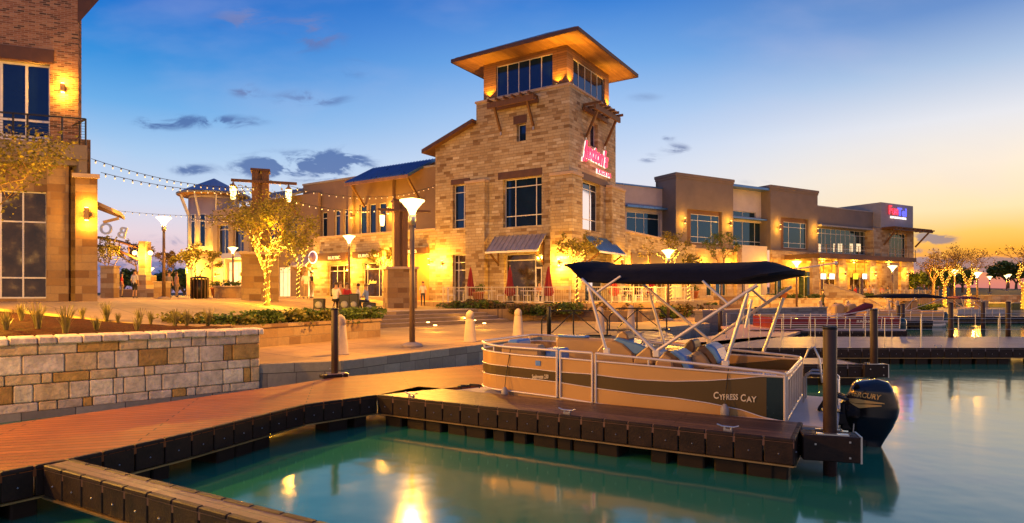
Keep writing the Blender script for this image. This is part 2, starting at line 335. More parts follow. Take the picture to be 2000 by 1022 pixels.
m_bulb = pm('bulb_glow', (.9,.8,.6), .4, emis=(1,.62,.26), es=1.0, var=.02)
m_fairy = pm('fairy_glow', (.9,.7,.3), .4, emis=(1,.58,.06), es=3.0, var=.02)
m_winglow = pm('interior_reflection_glow', (.8,.6,.4), .5, emis=(1,.78,.42), es=.9, var=.3, vs=2)
m_goldwin = pm('gold_interior', (.8,.5,.2), .5, emis=(1,.55,.08), es=.55, var=.4, vs=3)
m_screen = pm('screen_glow', (.8,.9,1), .3, emis=(.75,.9,1), es=1.15, var=.05)
m_screeny = pm('yellow_screen_glow', (.8,.9,.1), .3, emis=(.72,.8,.0), es=1.0, var=.05)
m_fascia = pm('dark_timber_fascia', (.022,.011,.006), .55, var=.5, vs=6, bump=.15, bs=40)
m_float = pm('black_float', (.02,.012,.006), .55, var=.3)
m_rub = pm('brass_rub_strip', (.35,.23,.09), .35, .6, var=.2)
m_pile = pm('brown_pile', (.04,.018,.01), .5, .1, var=.3, vs=5)
def deckmat(ang, c0, c1, nm, rough=.42):
    return stone(nm, [(0,c0),(.5,tuple((a+b)/2 for a,b in zip(c0,c1))),(1,c1)], 3.4, .14, .009, (.03,.014,.007), offset=.5, squash=1, warp=0, horiz=True, ang=ang, rough=rough, bump=.35)
m_mulch = pm('mulch', (.06,.017,.007), .95, var=.85, vs=22, bump=1, bs=38)
m_paving = stone('paving', [(0,(.40,.245,.105)),(1,(.50,.32,.15))], 1.6, 1.6, .02, (.13,.08,.05), offset=0, squash=1, warp=0, horiz=True, ang=.7, rough=.8, bump=.15)
m_grassg = pm('meadow', (.05,.05,.014), .95, var=.5, vs=.6, bump=.8, bs=3)
m_leafG = leafmat('leaf_gold_green', [(0,(.07,.07,.008)),(.5,(.17,.15,.018)),(1,(.32,.26,.04))], .4)
m_leafD = leafmat('leaf_deep_green', [(0,(.03,.055,.008)),(.5,(.08,.13,.015)),(1,(.16,.22,.03))], .35)
m_leafR = leafmat('leaf_rust', [(0,(.06,.045,.01)),(.6,(.12,.08,.02)),(1,(.2,.1,.03))])
m_bark = pm('bark', (.16,.1,.055), .9, var=.4, vs=6, bump=.6, bs=20)
m_red = pm('red_canvas', (.27,.013,.012), .8, var=.2)

for m_, v_ in ((m_mulch,.1),(m_fascia,.3),(m_float,.3)): m_.node_tree.nodes['Principled BSDF'].inputs['Specular IOR Level'].default_value = v_
# ================================================================ SETTING
def water():
    m, nt, b = newmat('lake_water'); b.inputs['Base Color'].default_value = (.024,.19,.105,1); b.inputs['Roughness'].default_value = .1; b.inputs['IOR'].default_value = 2.3
    tc = nd(nt, 'ShaderNodeTexCoord'); n = nd(nt, 'ShaderNodeTexNoise'); n.inputs['Scale'].default_value = 1.3; n.inputs['Detail'].default_value = 2; nt.links.new(tc.outputs['Object'], n.inputs['Vector'])
    bp = nd(nt, 'ShaderNodeBump'); bp.inputs['Strength'].default_value = .06; bp.inputs['Distance'].default_value = .1; nt.links.new(n.outputs[0], bp.inputs['Height']); nt.links.new(bp.outputs[0], b.inputs['Normal'])
    tag(MB().add([(-200,-150,0),(400,-150,0),(400,300,0),(-200,300,0)], [(0,1,2,3)]).build('water', m), kind='structure')
water()
QUAY = [(-30,-2),(-9.2,9.9),(-8.55,10.6),(-5.5,13.4),(-3.9,14.0),(-.85,18.6),(1.0,21.7),(4.2,22.3),(6.3,27.0),(10.0,31.2),(10.2,33.2),(20.3,39.8),(34,50),(44,54.5),(90,62),(330,70)]
m_ground = m_paving
tag(MB().prism(QUAY+[(330,290),(-200,290),(-200,-2)], -.8, .65).build('promenade', [m_paving]), kind='structure')
# quay facing: a thin course of gray blocks in front of the promenade edge
q = MB()
for (a, b) in zip(QUAY[3:], QUAY[4:]):
    a, b = Vector((*a,0)), Vector((*b,0)); n = Vector((b.y-a.y, -(b.x-a.x), 0)).normalized()*.06; d = (b-a).normalized()*.05
    q.prism([(a+n-d)[:2], (b+n+d)[:2], (b-n*.5)[:2], (a-n*.5)[:2]], -.8, .645)
tag(q.build('quay_wall', m_grayq), 'gray block quay wall dropping from the promenade to the water', 'wall')
def plaza_z(X): 
    t = min(1, max(0, (-7-X)/7)); return 1.30+.57*t*t*(3-2*t)
def plaza():
    mb = MB(); xs = [-70,-40,-25,-20,-16,-14,-13,-12,-11,-10,-9,-8,-7,-6.2,-5,-3.8,-2.6,0,3,6,10,15]
    def y0(X):
        pts = [(-70,14.7),(-9,15.2),(-7.4,17.0),(-6.4,24),(-6.2,28.6),(-2.6,33.2),(3,35.2),(15,44)]
        for (a,b),(c,d) in zip(pts, pts[1:]):
            if a <= X <= c: return b+(d-b)*(X-a)/(c-a)
    for a, b in zip(xs, xs[1:]):
        za, zb = plaza_z(a), plaza_z(b)
        mb.quad((a,y0(a),za),(b,y0(b),zb),(b,90,zb),(a,90,za)); mb.quad((a,y0(a),.5),(b,y0(b),.5),(b,y0(b),zb),(a,y0(a),za))
    tag(mb.build('plaza', m_paving), kind='structure')
plaza()
# patio terrace round the tower and the right wing
PT = 1.6
tag(MB().prism([(-3.8,37.2),(3.5,34.6),(8.6,36.2),(12.5,41.5),(17.5,51.5),(27,59),(41,66.5),(60,78),(60,110),(-14,110),(-9,48)], .6, PT).build('terrace', m_paving), kind='structure')
# broad steps between plaza and promenade
st = MB(); B0, B1, T0, T1 = Vector((-6.3,26.6,0)), Vector((-.2,32.6,0)), Vector((-6.6,29.0,0)), Vector((-2.4,33.6,0))
for k in range(4):
    f = k/4; a, b = B0.lerp(T0, f), B1.lerp(T1, f); st.prism([a[:2], b[:2], (-2.3,35), (-6.7,30)], .6, .65+.1625*(k+1)+.002*k)
for i_, f_ in enumerate(st.f):
    if len({round(st.v[k][2],3) for k in f_}) > 1: st.m[i_] = 1  # upright step faces get a darker colour than the treads
tag(st.build('plaza_steps', [m_conc, pm('dark_riser', (.16,.11,.08), .9)]), kind='structure')
# far bank: meadow rising behind the right-hand promenade
hm = MB(); N = 26
def hz(X, Y):
    t = min(1, max(0, (Y-62)/60)); return .6+2.4*t*t*(3-2*t)+.35*math.sin(X*.03)*t+.2*math.sin(X*.11+Y*.05)*t
xs = [40+i*14 for i in range(40)]; ys = [64,70,78,88,100,115,135,160,200,260,340,500]
for a, b in zip(xs, xs[1:]):
    for c, d in zip(ys, ys[1:]): hm.add([(a,c,hz(a,c)),(b,c,hz(b,c)),(b,d,hz(b,d)),(a,d,hz(a,d))], [(0,1,2,3)], 0, True)
tag(hm.build('meadow_hill', m_grassg), kind='structure')
fm = MB().add([(-900,120,.6),(900,120,.6),(1500,1800,2.2),(-1500,1800,2.2)], [(0,1,2,3)])
tag(fm.build('ground', m_grassg), kind='structure')
# ================================================================ STONE RETAINING WALL (near left)
def stone_wall():
    P0, P1 = Vector((-13.9,5.7,0)), Vector((-5.46,13.3,0)); d = (P1-P0).normalized(); n = Vector((d.y,-d.x,0)); L = (P1-P0).length
    root = thing('retaining_wall', 'pale limestone block retaining wall with rough coping beside the dock', 'wall', P0, math.atan2(d.y, d.x))
    cols = [(.60,.45,.33),(.68,.53,.38),(.56,.43,.34),(.62,.48,.38),(.72,.57,.43),(.48,.26,.07),(.40,.21,.06),(.62,.45,.29),(.44,.33,.26),(.60,.40,.22)]
    mats = [pm('limestone_%s' % w, c, .85, var=.36, vs=5, bump=1.0, bs=14) for w, c in zip(['buff','cream','gray','silver','ivory','ochre','rust','sand','slate','straw'], cols)]
    rnd = random.Random(3); mb = MB(); z = .12; rows = [.17,.31,.18,.33,.21]
    core = MB().box(0, L, .06, .5, -.6, 1.32); core.build('wall_core', pm('wall_mortar', (.42,.35,.27), .9), root, dz=0)
    for r, h in enumerate(rows):
        x = 0
        while x < L-.02:
            w = rnd.choice([.16,.28,.4,.5,.6,.36,.5])*(.9+.2*rnd.random()); x1 = min(L+.0, x+w)
            if L-x1 < .15: x1 = L
            pr = .015*rnd.random(); k = rnd.choice([0,1,2,3,4,7,0,8,4,3,9,7,9,5,5 if rnd.random()<.8 else 2,6 if rnd.random()<.6 else 8 if r==0 else 1])
            mb.hexa([(x+.006,-pr-.01*rnd.random(),z+.006),(x1-.006,-pr-.01*rnd.random(),z+.006),(x1-.006,.3,z+.006),(x+.006,.3,z+.006)],
                    [(x+.006,-pr,z+h-.006),(x1-.006,-pr-.012*rnd.random(),z+h-.006),(x1-.006,.3,z+h-.006),(x+.006,.3,z+h-.006)], k); x = x1
        z += h
    mb.build('stone_block', mats, root, bevel=.018)
    cp = MB(); x = -.05
    while x < L:
        w = .26+.18*rnd.random(); j = lambda: .02*rnd.random()
        x1 = min(x+w, L+.07); y0 = -.07-j(); zt = 1.42+j()
        cp.hexa([(x+.006,y0,1.31-j()),(x1-.006,y0-j(),1.31-j()),(x1-.006,.55,1.31),(x+.006,.55,1.31)], [(x+.006,y0+.01,zt),(x1-.006,y0+.01,zt+j()-.01),(x1-.006,.55,1.43),(x+.006,.55,1.43)], rnd.choice([0,1,2]))
        x = x1
    cp.build('coping', [mats[2],mats[3],mats[4]], root, bevel=.02)
    # footing in the water
    MB().box(0, L+.02, -.02, .4, -.6, .13).build('footing', m_grayq, root)
stone_wall()
# mulch bed behind the wall
def bed_z(X, Y):
    P0, d = Vector((-5.46,13.3,0)), Vector((.7432,.669,0)); n = Vector((-.669,.7432,0)); t = (Vector((X,Y,0))-P0).dot(n); t = min(1, max(0, t/2.6)); return 1.36+.46*t*(1 if X < -9 else max(0, (-6-X)/3))
bd = MB(); G = {}
for i in range(60):
    for j in range(22):
        a = -20+i*.24; y = 5+j*.9
        pass
def bed():
    mb = MB(); rr = random.Random(5); base = [(-13.7,6.2),(-5.9,13.25)]
    n = 44; back = [(-18,14.8),(-9.2,15.2)]; rows = 12; grid = []
    for i in range(n+1):
        f = i/n; a = Vector((base[0][0]+(base[1][0]-base[0][0])*f, base[0][1]+(base[1][1]-base[0][1])*f, 1.38)); b = Vector((-18+10.7*f, 14.75+2.4*max(0,f-.6), plaza_z(-18+10.7*f)-.03)); col = []
        for j in range(rows+1):
            g = j/rows; p = a.lerp(b, g); p.z += (.08*math.sin(math.pi*g)+.05*(rr.random()-.5)) if 0 < j < rows else 0; col.append(p)
        grid.append(col)
    mb.grid(grid)
    tag(mb.build('mulch_bed', m_mulch), kind='stuff'); return grid
BED = bed()
# planter wall with lit face
def planter(name, pts, z0, z1, mat, label, capm, th=.35):
    root = thing(name, label, 'planter', (*pts[0], z0)); mb, cp = MB(), MB()
    for a, b in zip(pts, pts[1:]):
        a, b = Vector((*a,0)), Vector((*b,0)); d = (b-a).normalized(); n = Vector((-d.y,d.x,0))
        o = Vector((*pts[0],z0)); q = [a, b, b+n*th, a+n*th]; mb.prism([(p-o)[:2] for p in q], 0, z1-z0-.09)
        q = [a-d*.04-n*.04, b+d*.04-n*.04, b+d*.04+n*(th+.04), a-d*.04+n*(th+.04)]; cp.prism([(p-o)[:2] for p in q], z1-z0-.088, z1-z0)
    mb.build('wall', mat, root); cp.build('coping', capm, root); return root
planter('stone_planter', [(-8.6,14.9),(-4.65,21.7),(-6.3,24.2)], .6, 1.29, m_stoneL, 'long low tan stone planter in front of the wide steps', m_stoneL)
tag(MB().prism([(-8.4,15.2),(-4.95,21.6),(-6.3,23.8),(-7.0,24.2),(-8.8,17)], .6, 1.2).build('planter_soil', m_mulch), kind='stuff')
planter('stone_planter', [(1.25,35.0),(6.9,32.6),(8.6,36)], .6, 1.22, m_stoneL, 'tan stone planter below the tower patio, behind the black ramp railings', m_stoneL)
# raised gray wall with the lit end
gw = thing('retaining_wall', 'smooth gray retaining wall with pale cap behind the boat canopy frame', 'wall', (10.0,32.2,.6)); 
mb = MB(); mb.prism([(0,0),(10.4,7.6),(10.1,8.0),(-.3,.4)], -1.4, .62); mb.build('wall', m_grayq, gw)
MB().prism([(-.06,-.06),(10.45,7.55),(10.0,8.1),(-.4,.45)], .622, .7).build('coping', m_conc, gw)
planter('terrace_wall', [(22.5,53.4),(29,57.2),(38,61.5)], .6, 1.7, m_stone2, 'lit ochre terrace wall below the restaurant patio', m_stone2)
planter('terrace_wall', [(16.8,51.2),(19,49.6),(23.2,54.4)], .6, 2.0, m_stone2, 'boxy ochre stone planter beside the restaurant, left of the terrace wall', m_stone2)
planter('terrace_wall', [(43,58),(52,59.5),(66,60.5)], .6, 2.0, m_stone2, 'orange lit stone wall below the meadow, right of the restaurant', m_stone2)
planter('terrace_wall', [(41.0,54.0),(58,56.8)], -.4, 1.35, stone('mossy_block', [(0,(.1,.09,.03)),(1,(.2,.18,.07))], 1.2, .4, .01, (.05,.05,.02)), 'greenish block wall rising from the far right water edge', m_conc)
# ================================================================ DOCKS
DZ = .5
m_deckA = deckmat(.84, (.27,.08,.017), (.35,.108,.025), 'decking_red', .6)
m_deckB = deckmat(0, (.10,.046,.03), (.20,.10,.066), 'decking_plum', .45)
m_deckC = deckmat(0, (.22,.17,.16), (.3,.235,.215), 'decking_gray', .5)
def fascia_run(mb, bt, rub, flt, a, b, step=.34, h=.26, z1=DZ-.035, floats=True, side=1, t=.05, gaps=(), seed=0):
    """panels along a->b, outer face to the right of travel when side=1"""
    a, b = Vector((*a,0)), Vector((*b,0)); d = (b-a).normalized(); n = Vector((d.y,-d.x,0))*side; L = (b-a).length; k = max(1, round(L/step)); s = L/k
    z0 = z1-h; rr = random.Random(seed)
    P = lambda x, y, z: tuple(a+d*x+n*y+Vector((0,0,z)))
    for i in range(k):
        x0, x1 = i*s+.008, (i+1)*s-.008; o = .004*rr.random()
        mb.hexa([P(x0,-t,z0),P(x1,-t,z0),P(x1,o,z0),P(x0,o,z0)], [P(x0,-t,z1),P(x1,-t,z1),P(x1,o,z1),P(x0,o,z1)])
        mb.hexa([P(x0,-t,z1+.002),P(x1,-t,z1+.002),P(x1,.012,z1+.002),P(x0,.012,z1+.002)], [P(x0,-t,z1+.042),P(x1,-t,z1+.042),P(x1,.008,z1+.042),P(x0,.008,z1+.042)])
        c = Vector(P((x0+x1)/2, .014, z0+h*.45)); mb.hexa([c-d*.009-n*.02-Vector((0,0,.009)),c+d*.009-n*.02-Vector((0,0,.009)),c+d*.009-Vector((0,0,.009)),c-d*.009-Vector((0,0,.009))], [c-d*.009-n*.02+Vector((0,0,.009)),c+d*.009-n*.02+Vector((0,0,.009)),c+d*.009+Vector((0,0,.009)),c-d*.009+Vector((0,0,.009))], 1)
    rub.hexa([P(0,-.03,z0-.022),P(L,-.03,z0-.022),P(L,.02,z0-.022),P(0,.02,z0-.022)], [P(0,-.03,z0-.004),P(L,-.03,z0-.004),P(L,.02,z0-.004),P(0,.02,z0-.004)])
    if floats:
        x = .1
        while x < L-.3:
            w = rr.choice([.22,.34,.36,.3]); y1 = -.06-.02*rr.random(); ok = not any(g0 < (x+w/2)/L < g1 for g0, g1 in gaps)
            if ok: flt.append(([P(x,-.55,-.25),P(x+w,-.55,-.25),P(x+w,y1-.03,-.25),P(x,y1-.03,-.25)], [P(x,-.55,z0-.01),P(x+w,-.55,z0-.01),P(x+w,y1,z0-.01),P(x,y1,z0-.01)]))
            x += w+(.02 if rr.random() < .6 else .12)
def dock(label, poly, edges, mat, deck_ang_frame=None, step=.34, name='floating_dock', gaps=(), floats=True):
    c = Vector((sum(p[0] for p in poly)/len(poly), sum(p[1] for p in poly)/len(poly), 0)); rz = deck_ang_frame or 0
    root = thing(name, label, 'dock', c, rz); R = Matrix.Rotation(-rz, 4, 'Z')
    def fix(m): m.v = [tuple(R @ (Vector(p)-c)) for p in m.v]; return m
    fix(MB().prism(poly, DZ-.1, DZ)).build('deck', mat, root)
    mb, bt, rub, flt = MB(), MB(), MB(), []
    for i, (a, b) in enumerate(edges): fascia_run(mb, bt, rub, flt, a, b, step, gaps=gaps, seed=i, floats=floats)
    fix(mb).build('fascia', [m_fascia, m_steel], root, bevel=.008); fix(rub).build('rub_strip', m_rub, root)
    fm = MB()
    for b, t in flt: fm.hexa(b, t)
    if flt: fix(fm).each('float', m_float, root, bevel=.02)
    return root
def cleat(root_dock, p, ang):
    """dock cleat: part of the dock"""
    c = root_dock.location; R = Matrix.Rotation(-root_dock.rotation_euler.z, 4, 'Z'); l = R @ (Vector(p)-c); m = MB()
    m.box(-.05,.05,-.025,.025,0,.03); m.tube([(-.13,0,.075),(-.07,0,.055),(.07,0,.055),(.13,0,.075)], .013, 6); m.tube([(-.04,0,.02),(-.04,0,.055)], .014, 6); m.tube([(.04,0,.02),(.04,0,.055)], .014, 6)
    o = m.build('cleat', m_steel, root_dock); o.location = l; o.rotation_euler = (0,0,ang-root_dock.rotation_euler.z); return o
A_ = gp(737,772,DZ)[:2]; B_ = gp(1551,860,DZ)[:2]; E_ = gp(1580,826,DZ)[:2]; BD = gp(594,791,DZ)[:2]
fd = Vector((B_[0]-A_[0], B_[1]-A_[1], 0)); fl = fd.length; fd.normalize(); fn = Vector((-fd.y, fd.x, 0)); WF = 1.1
ang_f = math.atan2(fd.y, fd.x)
near = [(-9.5,3.2), gp(0,924,DZ)[:2], gp(131,899,DZ)[:2], gp(375,845,DZ)[:2], gp(560,799.5,DZ)[:2], BD, A_]
Ar = (A_[0]+fn.x*WF, A_[1]+fn.y*WF)
farE = [(4.9,18.85), gp(945,712,DZ)[:2], gp(650,738,DZ)[:2], gp(560,752,DZ)[:2], gp(300,789,DZ)[:2], gp(0,830,DZ)[:2], (-11.5,5.2)]
m_deckA.node_tree.nodes['Principled BSDF'].inputs['Specular IOR Level'].default_value = .3
main = dock('orange brown boardwalk dock curving past the limestone wall', near+[(-.62,11.35),(6.4,16.6)]+farE, list(zip(near, near[1:])), m_deckA, math.atan2(near[3][1]-near[2][1], near[3][0]-near[2][0]), gaps=[(0,.35)])
# thin pale edge strip along the far side of the boardwalk
fr = Vector((*E_,0)); e2 = (B_[0]+fn.x*WF, B_[1]+fn.y*WF)
finger = dock('narrow plum brown finger dock that the pontoon boat is tied to', [A_, B_, e2, Ar], [(A_, B_), (B_, e2)], m_deckB, ang_f, gaps=[(.64,.73)])
cleat(finger, (*(Vector((*B_,0))-fd*.75+fn*.1)[:2], DZ), ang_f); cleat(finger, (*(Vector((*A_,0))+fd*.62+fn*.12)[:2], DZ), ang_f)
cleat(finger, (*(Vector((*A_,0))+fd*3.4+fn*.1)[:2], DZ), ang_f)
# slim beam running to the lower left corner
b0, b1 = gp(86,910,DZ), gp(470,1014,DZ); bdv = (b1-b0).normalized(); bn = Vector((-bdv.y,bdv.x,0)); b2 = b0+bdv*5.2; W2 = .25
beam = dock('slim dark walkway beam crossing the lower left corner', [b0[:2], b2[:2], (b2+bn*W2)[:2], (b0+bn*W2)[:2]], [(b0[:2], b2[:2]), ((b2+bn*W2)[:2], (b0+bn*W2)[:2])], m_deckB, math.atan2(bdv.y, bdv.x), floats=False)
rd = dock('long grayish dock with cable railing behind the outboard motor', [(3.9,18.85),(44,18.85),(44,23.75),(9.6,23.75)], [((4.0,18.85),(44,18.85))], m_deckC, math.pi/2*0, step=.42, gaps=[(.33,.36),(.42,.46),(.28,.30)])
cleat(rd, (13.2,19.05,DZ), 0)
sf = dock('short float with bracket block behind the boat stern ladder', [(6.9,14.55),(8.3,14.55),(8.3,16.0),(6.9,16.0)], [((6.9,14.55),(8.3,14.55)),((8.3,14.55),(8.3,16.0))], m_deckC, 0)
fk = dock('low finger dock in front of the maroon pontoon boat', [(10.6,27.0),(17.5,27.2),(17.5,28.1),(10.6,27.9)], [((10.6,27.0),(17.5,27.2))], m_deckC, .02, step=.5)
pk = dock('pinkish connecting dock between the gray wall and the right dock', [(6.2,19.5),(10.6,23.9),(13.6,28.4),(12.6,33.4),(10.6,31.2),(9.0,25.6),(5.6,21.5)], [], pm('pink_decking', (.36,.19,.15), .6, var=.15, vs=6), 0)
fk2 = dock('dark mooring dock under the lit pontoon boat with black canopy', [(16.5,36),(25.5,37.2),(25.5,38.2),(16.5,37.0)], [((16.5,36),(25.5,37.2))], m_deckC, .1, step=.5)
fk3 = dock('far right mooring dock below the small runabout', [(30,43.5),(60,44.6),(60,45.8),(30,44.7)], [((30,43.5),(60,44.6))], m_deckC, .03, step=.6)
# bracket block at the end of the finger
def pile(p, top, r, label, block=None, ang=0, capped=True):
    t = thing('mooring_pile', label, 'post', (p[0],p[1],0), ang, 'dark mooring piles along the docks')
    m = MB(); m.lathe([(r,-1.0),(r,top),(r*.92,top+.012)], 16); m.build('post', m_pile, t)
    MB().lathe([(r+.004,top-.02),(r+.004,top+.014),(r*.8,top+.018)], 16).build('cap', m_black, t)
    if block:
        x0,x1,y0,y1,z0,z1 = block; b = MB().box(x0,x1,y0,-r-.01,z0,z1).box(x0,x1,r+.01,y1,z0,z1).box(x0,-r-.01,-r-.008,r+.008,z0,z1).box(r+.01,x1,-r-.008,r+.008,z0,z1)
        b.each('pile_guide', m_fascia, t, bevel=.012)
        g = MB().box(-r-.06,r+.06,y1-.02,y1+.015,z1+.002,z1+.02).box(-r-.09,r+.1,y0+.02,y0+.1,z1+.002,z1+.018).box(x1-.008,x1+.012,y0,y1,z0-.004,z1+.006); g.build('bracket', m_steel, t)
        k = MB()
        for bx, bz in ((x0+.14,z0+.2),(x1-.12,z0+.06),(x1-.12,z1-.06)): k.box(bx-.01,bx+.01,y0-.012,y0+.01,bz-.01,bz+.01)
        k.each('bolt_head', m_steel, t)
    return t
pile((3.84,7.42), 1.78, .078, 'thick brown pile at the end of the finger dock beside the outboard motor', (-.33,.30,-.17,.14,.2,.505), ang_f*.55)
pile((-3.58,12.42), 1.87, .072, 'dark pile at the boardwalk edge in front of the stone planter', (-.28,.24,-.12,.12,.49,.56), .6)
pile((8.6,14.6), 1.8, .082, 'brown pile on the short float behind the outboard motor', (-.3,.27,-.13,.13,.2,.505), 0)
for px, py0, py1, Y, lb in [(1857,592,661,23.4,'slim pile nearest the outer edge of the long gray dock'),(1755,597,645,29.8,'dark pile at the stern of the maroon pontoon boat'),(1763,594,632,31.4,'second dark pile just behind the maroon boat stern'),(1632,592,610,43,'short dark pile seen over the maroon boat seats'),(1920,591,626,36,'dark pile right of the small runabout'),(1969,590,660,24.2,'dark pile near the right edge on the long gray dock'),(1476,600,638,33.5,'dark pile against the gray retaining wall'),(1407,605,640,31.6,'dark pile at the lit end of the gray retaining wall')]:
    pile(dp(px, 572, Y)[:2], CZ+(HY-py0)/F*Y, .085 if Y < 30 else .11, lb, None, 0, False)
# cable railings on the long dock
def cable_rail(xs, Y, z1, label, thick=()):
    t = thing('cable_railing', label, 'railing', (xs[0],Y,DZ))
    for i, x in enumerate(xs):
        r = .022 if i in thick else .012; MB().tube([(x-xs[0],0,0),(x-xs[0],0,z1)], r, 6).lathe([(.05,0),(.05,.012)], 8, (x-xs[0],0,0)).build('post', m_steel, t)
    for z in (.98,.62): MB().tube([(0,0,z1*z),(xs[-1]-xs[0],0,z1*z)], .006, 5).build('cable', m_steel, t)
Yr = 19.0; cable_rail([(p-HX)/F*Yr for p in (1463,1527,1592,1660,1728,1799,1872,1950,2030,2110)], Yr, .92, 'thin cable railing along the near edge of the long gray dock', (5,))
Yr = 23.5; cable_rail([(p-HX)/F*Yr for p in (1419,1452,1485,1530,1583,1635,1690,1742,1799,1905,1953,2020)], Yr, .92, 'thin cable railing along the far edge of the long gray dock')
# gangway with ridged deck
gq = [gp(1212,672,.5), gp(1335,665,.5), gp(1292,643,.65), gp(1205,647,.66)]
g0 = gq[0].copy(); gt = thing('gangway', 'ridged pale gangway sloping from promenade to dock behind the boat console', 'gangway', g0)
mb = MB().slab([p-g0 for p in gq], (0,0,-.08)); mb.build('deck', pm('gangway_deck', (.42,.33,.27), .6), gt)
rb = MB()
for k in range(9):
    f = .05+.9*k/8; a, b = gq[0].lerp(gq[3], f)-g0, gq[1].lerp(gq[2], f)-g0; rb.bar(a+Vector((0,0,.012)), b+Vector((0,0,.012)), .03, .022)
rb.build('ridges', m_dkbrown, gt)
def truss_rail(pts_px, Y, z, label):
    x0, xm, x1 = [(p-HX)/F*Y for p in pts_px]; h = .86; c = .33; t = thing('ramp_railing', label, 'railing', (x0,Y,z)); w = x1-x0; m = xm-x0; k = .05
    MB().bar((0,0,0),(0,0,h-c),k,k).build('post', m_black, t); MB().bar((m,0,0),(m,0,h),k,k).build('post', m_black, t); MB().bar((w,0,0),(w,0,h-c),k,k).build('post', m_black, t)
    MB().bar((0,0,h-c),(c*.9,0,h),k,k).bar((c*.9,0,h),(w-c*.9,0,h),k,k).bar((w-c*.9,0,h),(w,0,h-c),k,k).build('top_rail', m_black, t)
    MB().bar((m,.0,h-.05),(.35,0,.06),.035,.035).bar((m,0,h-.05),(w-.3,0,.06),.035,.035).each('brace', m_black, t)
    MB().box(-.15,w+.15,-.06,.06,-.05,.0).build('base_channel', m_black, t)
truss_rail((1058,1120,1186), 22.0, .7, 'black truss railing at the promenade edge, left of the two')
truss_rail((1190,1244,1302), 25.2, .7, 'black truss railing on the gangway side, right of the two')
MB_ = MB().lathe([(.075,-.1),(.075,1.02),(.06,1.05)], 14); t = thing('steel_post', 'short thick black post at the left truss railing', 'post', (1.32,21.9,.65)); MB_.build('post', m_black, t)
# ================================================================ BUILDINGS
def BX(mb, ax, d0, d1, a0, a1, z0, z1, mi=0):
    return mb.box(d0,d1,a0,a1,z0,z1,mi) if ax == 'x' else mb.box(a0,a1,d0,d1,z0,z1,mi)
def window(root, fr, ax, d, pxl, pxr, pt, pb, vx=(), hz=(), rec=.22, fm=None, gm=None, dz=0, fw=.055, name='window'):
    a0 = fr.hit(pxl, pt[1], ax, d)[0]; a1 = fr.hit(pxr, pt[1], ax, d)[0]; z1 = fr.hit(*pt, ax, d)[1]; z0 = fr.hit(*pb, ax, d)[1]
    return win_l(root, ax, d, a0, a1, z0, z1, [fr.hit(v, pt[1], ax, d)[0] for v in vx], [fr.hit(*h, ax, d)[1] for h in hz], rec, fm, gm, dz, fw, name)
def win_l(root, ax, d, a0, a1, z0, z1, va=(), hz=(), rec=.22, fm=None, gm=None, dz=0, fw=.055, name='window'):
    a0, a1 = min(a0,a1), max(a0,a1); mb = MB(); r0, r1 = d+rec, d+rec+.07; h = fw/2
    for a in (a0, a1-fw): BX(mb, ax, r0, r1, a, a+fw, z0, z1)
    for z in (z0, z1-fw): BX(mb, ax, r0+.002, r1, a0+fw, a1-fw, z, z+fw)
    for v in va: BX(mb, ax, r0+.004, r1, v-h, v+h, z0+fw, z1-fw)
    for z in hz: BX(mb, ax, r0+.006, r1, a0+fw, a1-fw, z-h, z+h)
    f = mb.build(name, fm or m_frame, root, dz=dz)
    p = MB(); BX(p, ax, r0+.03, r0+.05, a0+.01, a1-.01, z0+.01, z1-.01); p.build('pane', gm or m_glass, f, dz=dz)
    return (a0, a1, z0, z1)
def sconce(fr, ax, d, px, py, label, power=60, h=.34, out=.12, dz=0, up=True, col=(1,.5,.08)):
    a, z = fr.hit(px, py, ax, d); p = fr.w(d-out, a) if ax == 'x' else fr.w(a, d-out)
    t = thing('wall_lamp', label, 'wall lamp', (p[0], p[1], z), fr.rz, 'lit up-and-down wall lamps')
    m = MB().box(-.07,.07,-.07,.07,-h/2,h/2); m.box(-.04,out,-.04,.04,-.05,.05) if ax == 'x' else m.box(-.04,.04,-.04,out,-.05,.05)
    m.build('body', m_pole, t); 
    for s in (-1, 1): MB().box(-.055,.055,-.055,.055,s*(h/2+.002),s*(h/2+.03)).build('diffuser', m_lamp, t)
    ox = -.06 if ax == 'x' else 0; oy = -.06 if ax == 'y' else 0
    for s in (-1, 1): point(t, (ox,oy,s*(h/2+.12)), power/2, col, .05)
    return t
def awning(root, ax, d, a0, a1, z_hi, z_lo, proj, mat, dz, ribs=10):
    P = (lambda a,e,z: (d-e,a,z)) if ax == 'x' else (lambda a,e,z: (a,d-e,z))
    a0, a1 = min(a0,a1), max(a0,a1); mb = MB().slab([P(a0,.02,z_hi),P(a1,.02,z_hi),P(a1,proj,z_lo),P(a0,proj,z_lo)], (0,0,.05))
    for i in range(ribs+1):
        a = a0+(a1-a0)*i/ribs; mb.bar(P(a,.02,z_hi+.07), P(a,proj,z_lo+.07), .04, .05)
    o = mb.build('awning', mat, root, dz=dz)
    e = MB().bar(P(a0-.03,proj+.02,z_lo), P(a1+.03,proj+.02,z_lo), .09, .13); e.build('fascia', m_frame, o, dz=dz)
    for a in (a0+.25, a1-.25):
        MB().bar(P(a,.03,z_lo-.75), P(a,proj-.15,z_lo-.04), .09, .12).bar(P(a,.04,z_lo-.9), P(a,.04,z_hi-.1), .09, .09).each('bracket', m_timber, o, dz=dz)
    return o
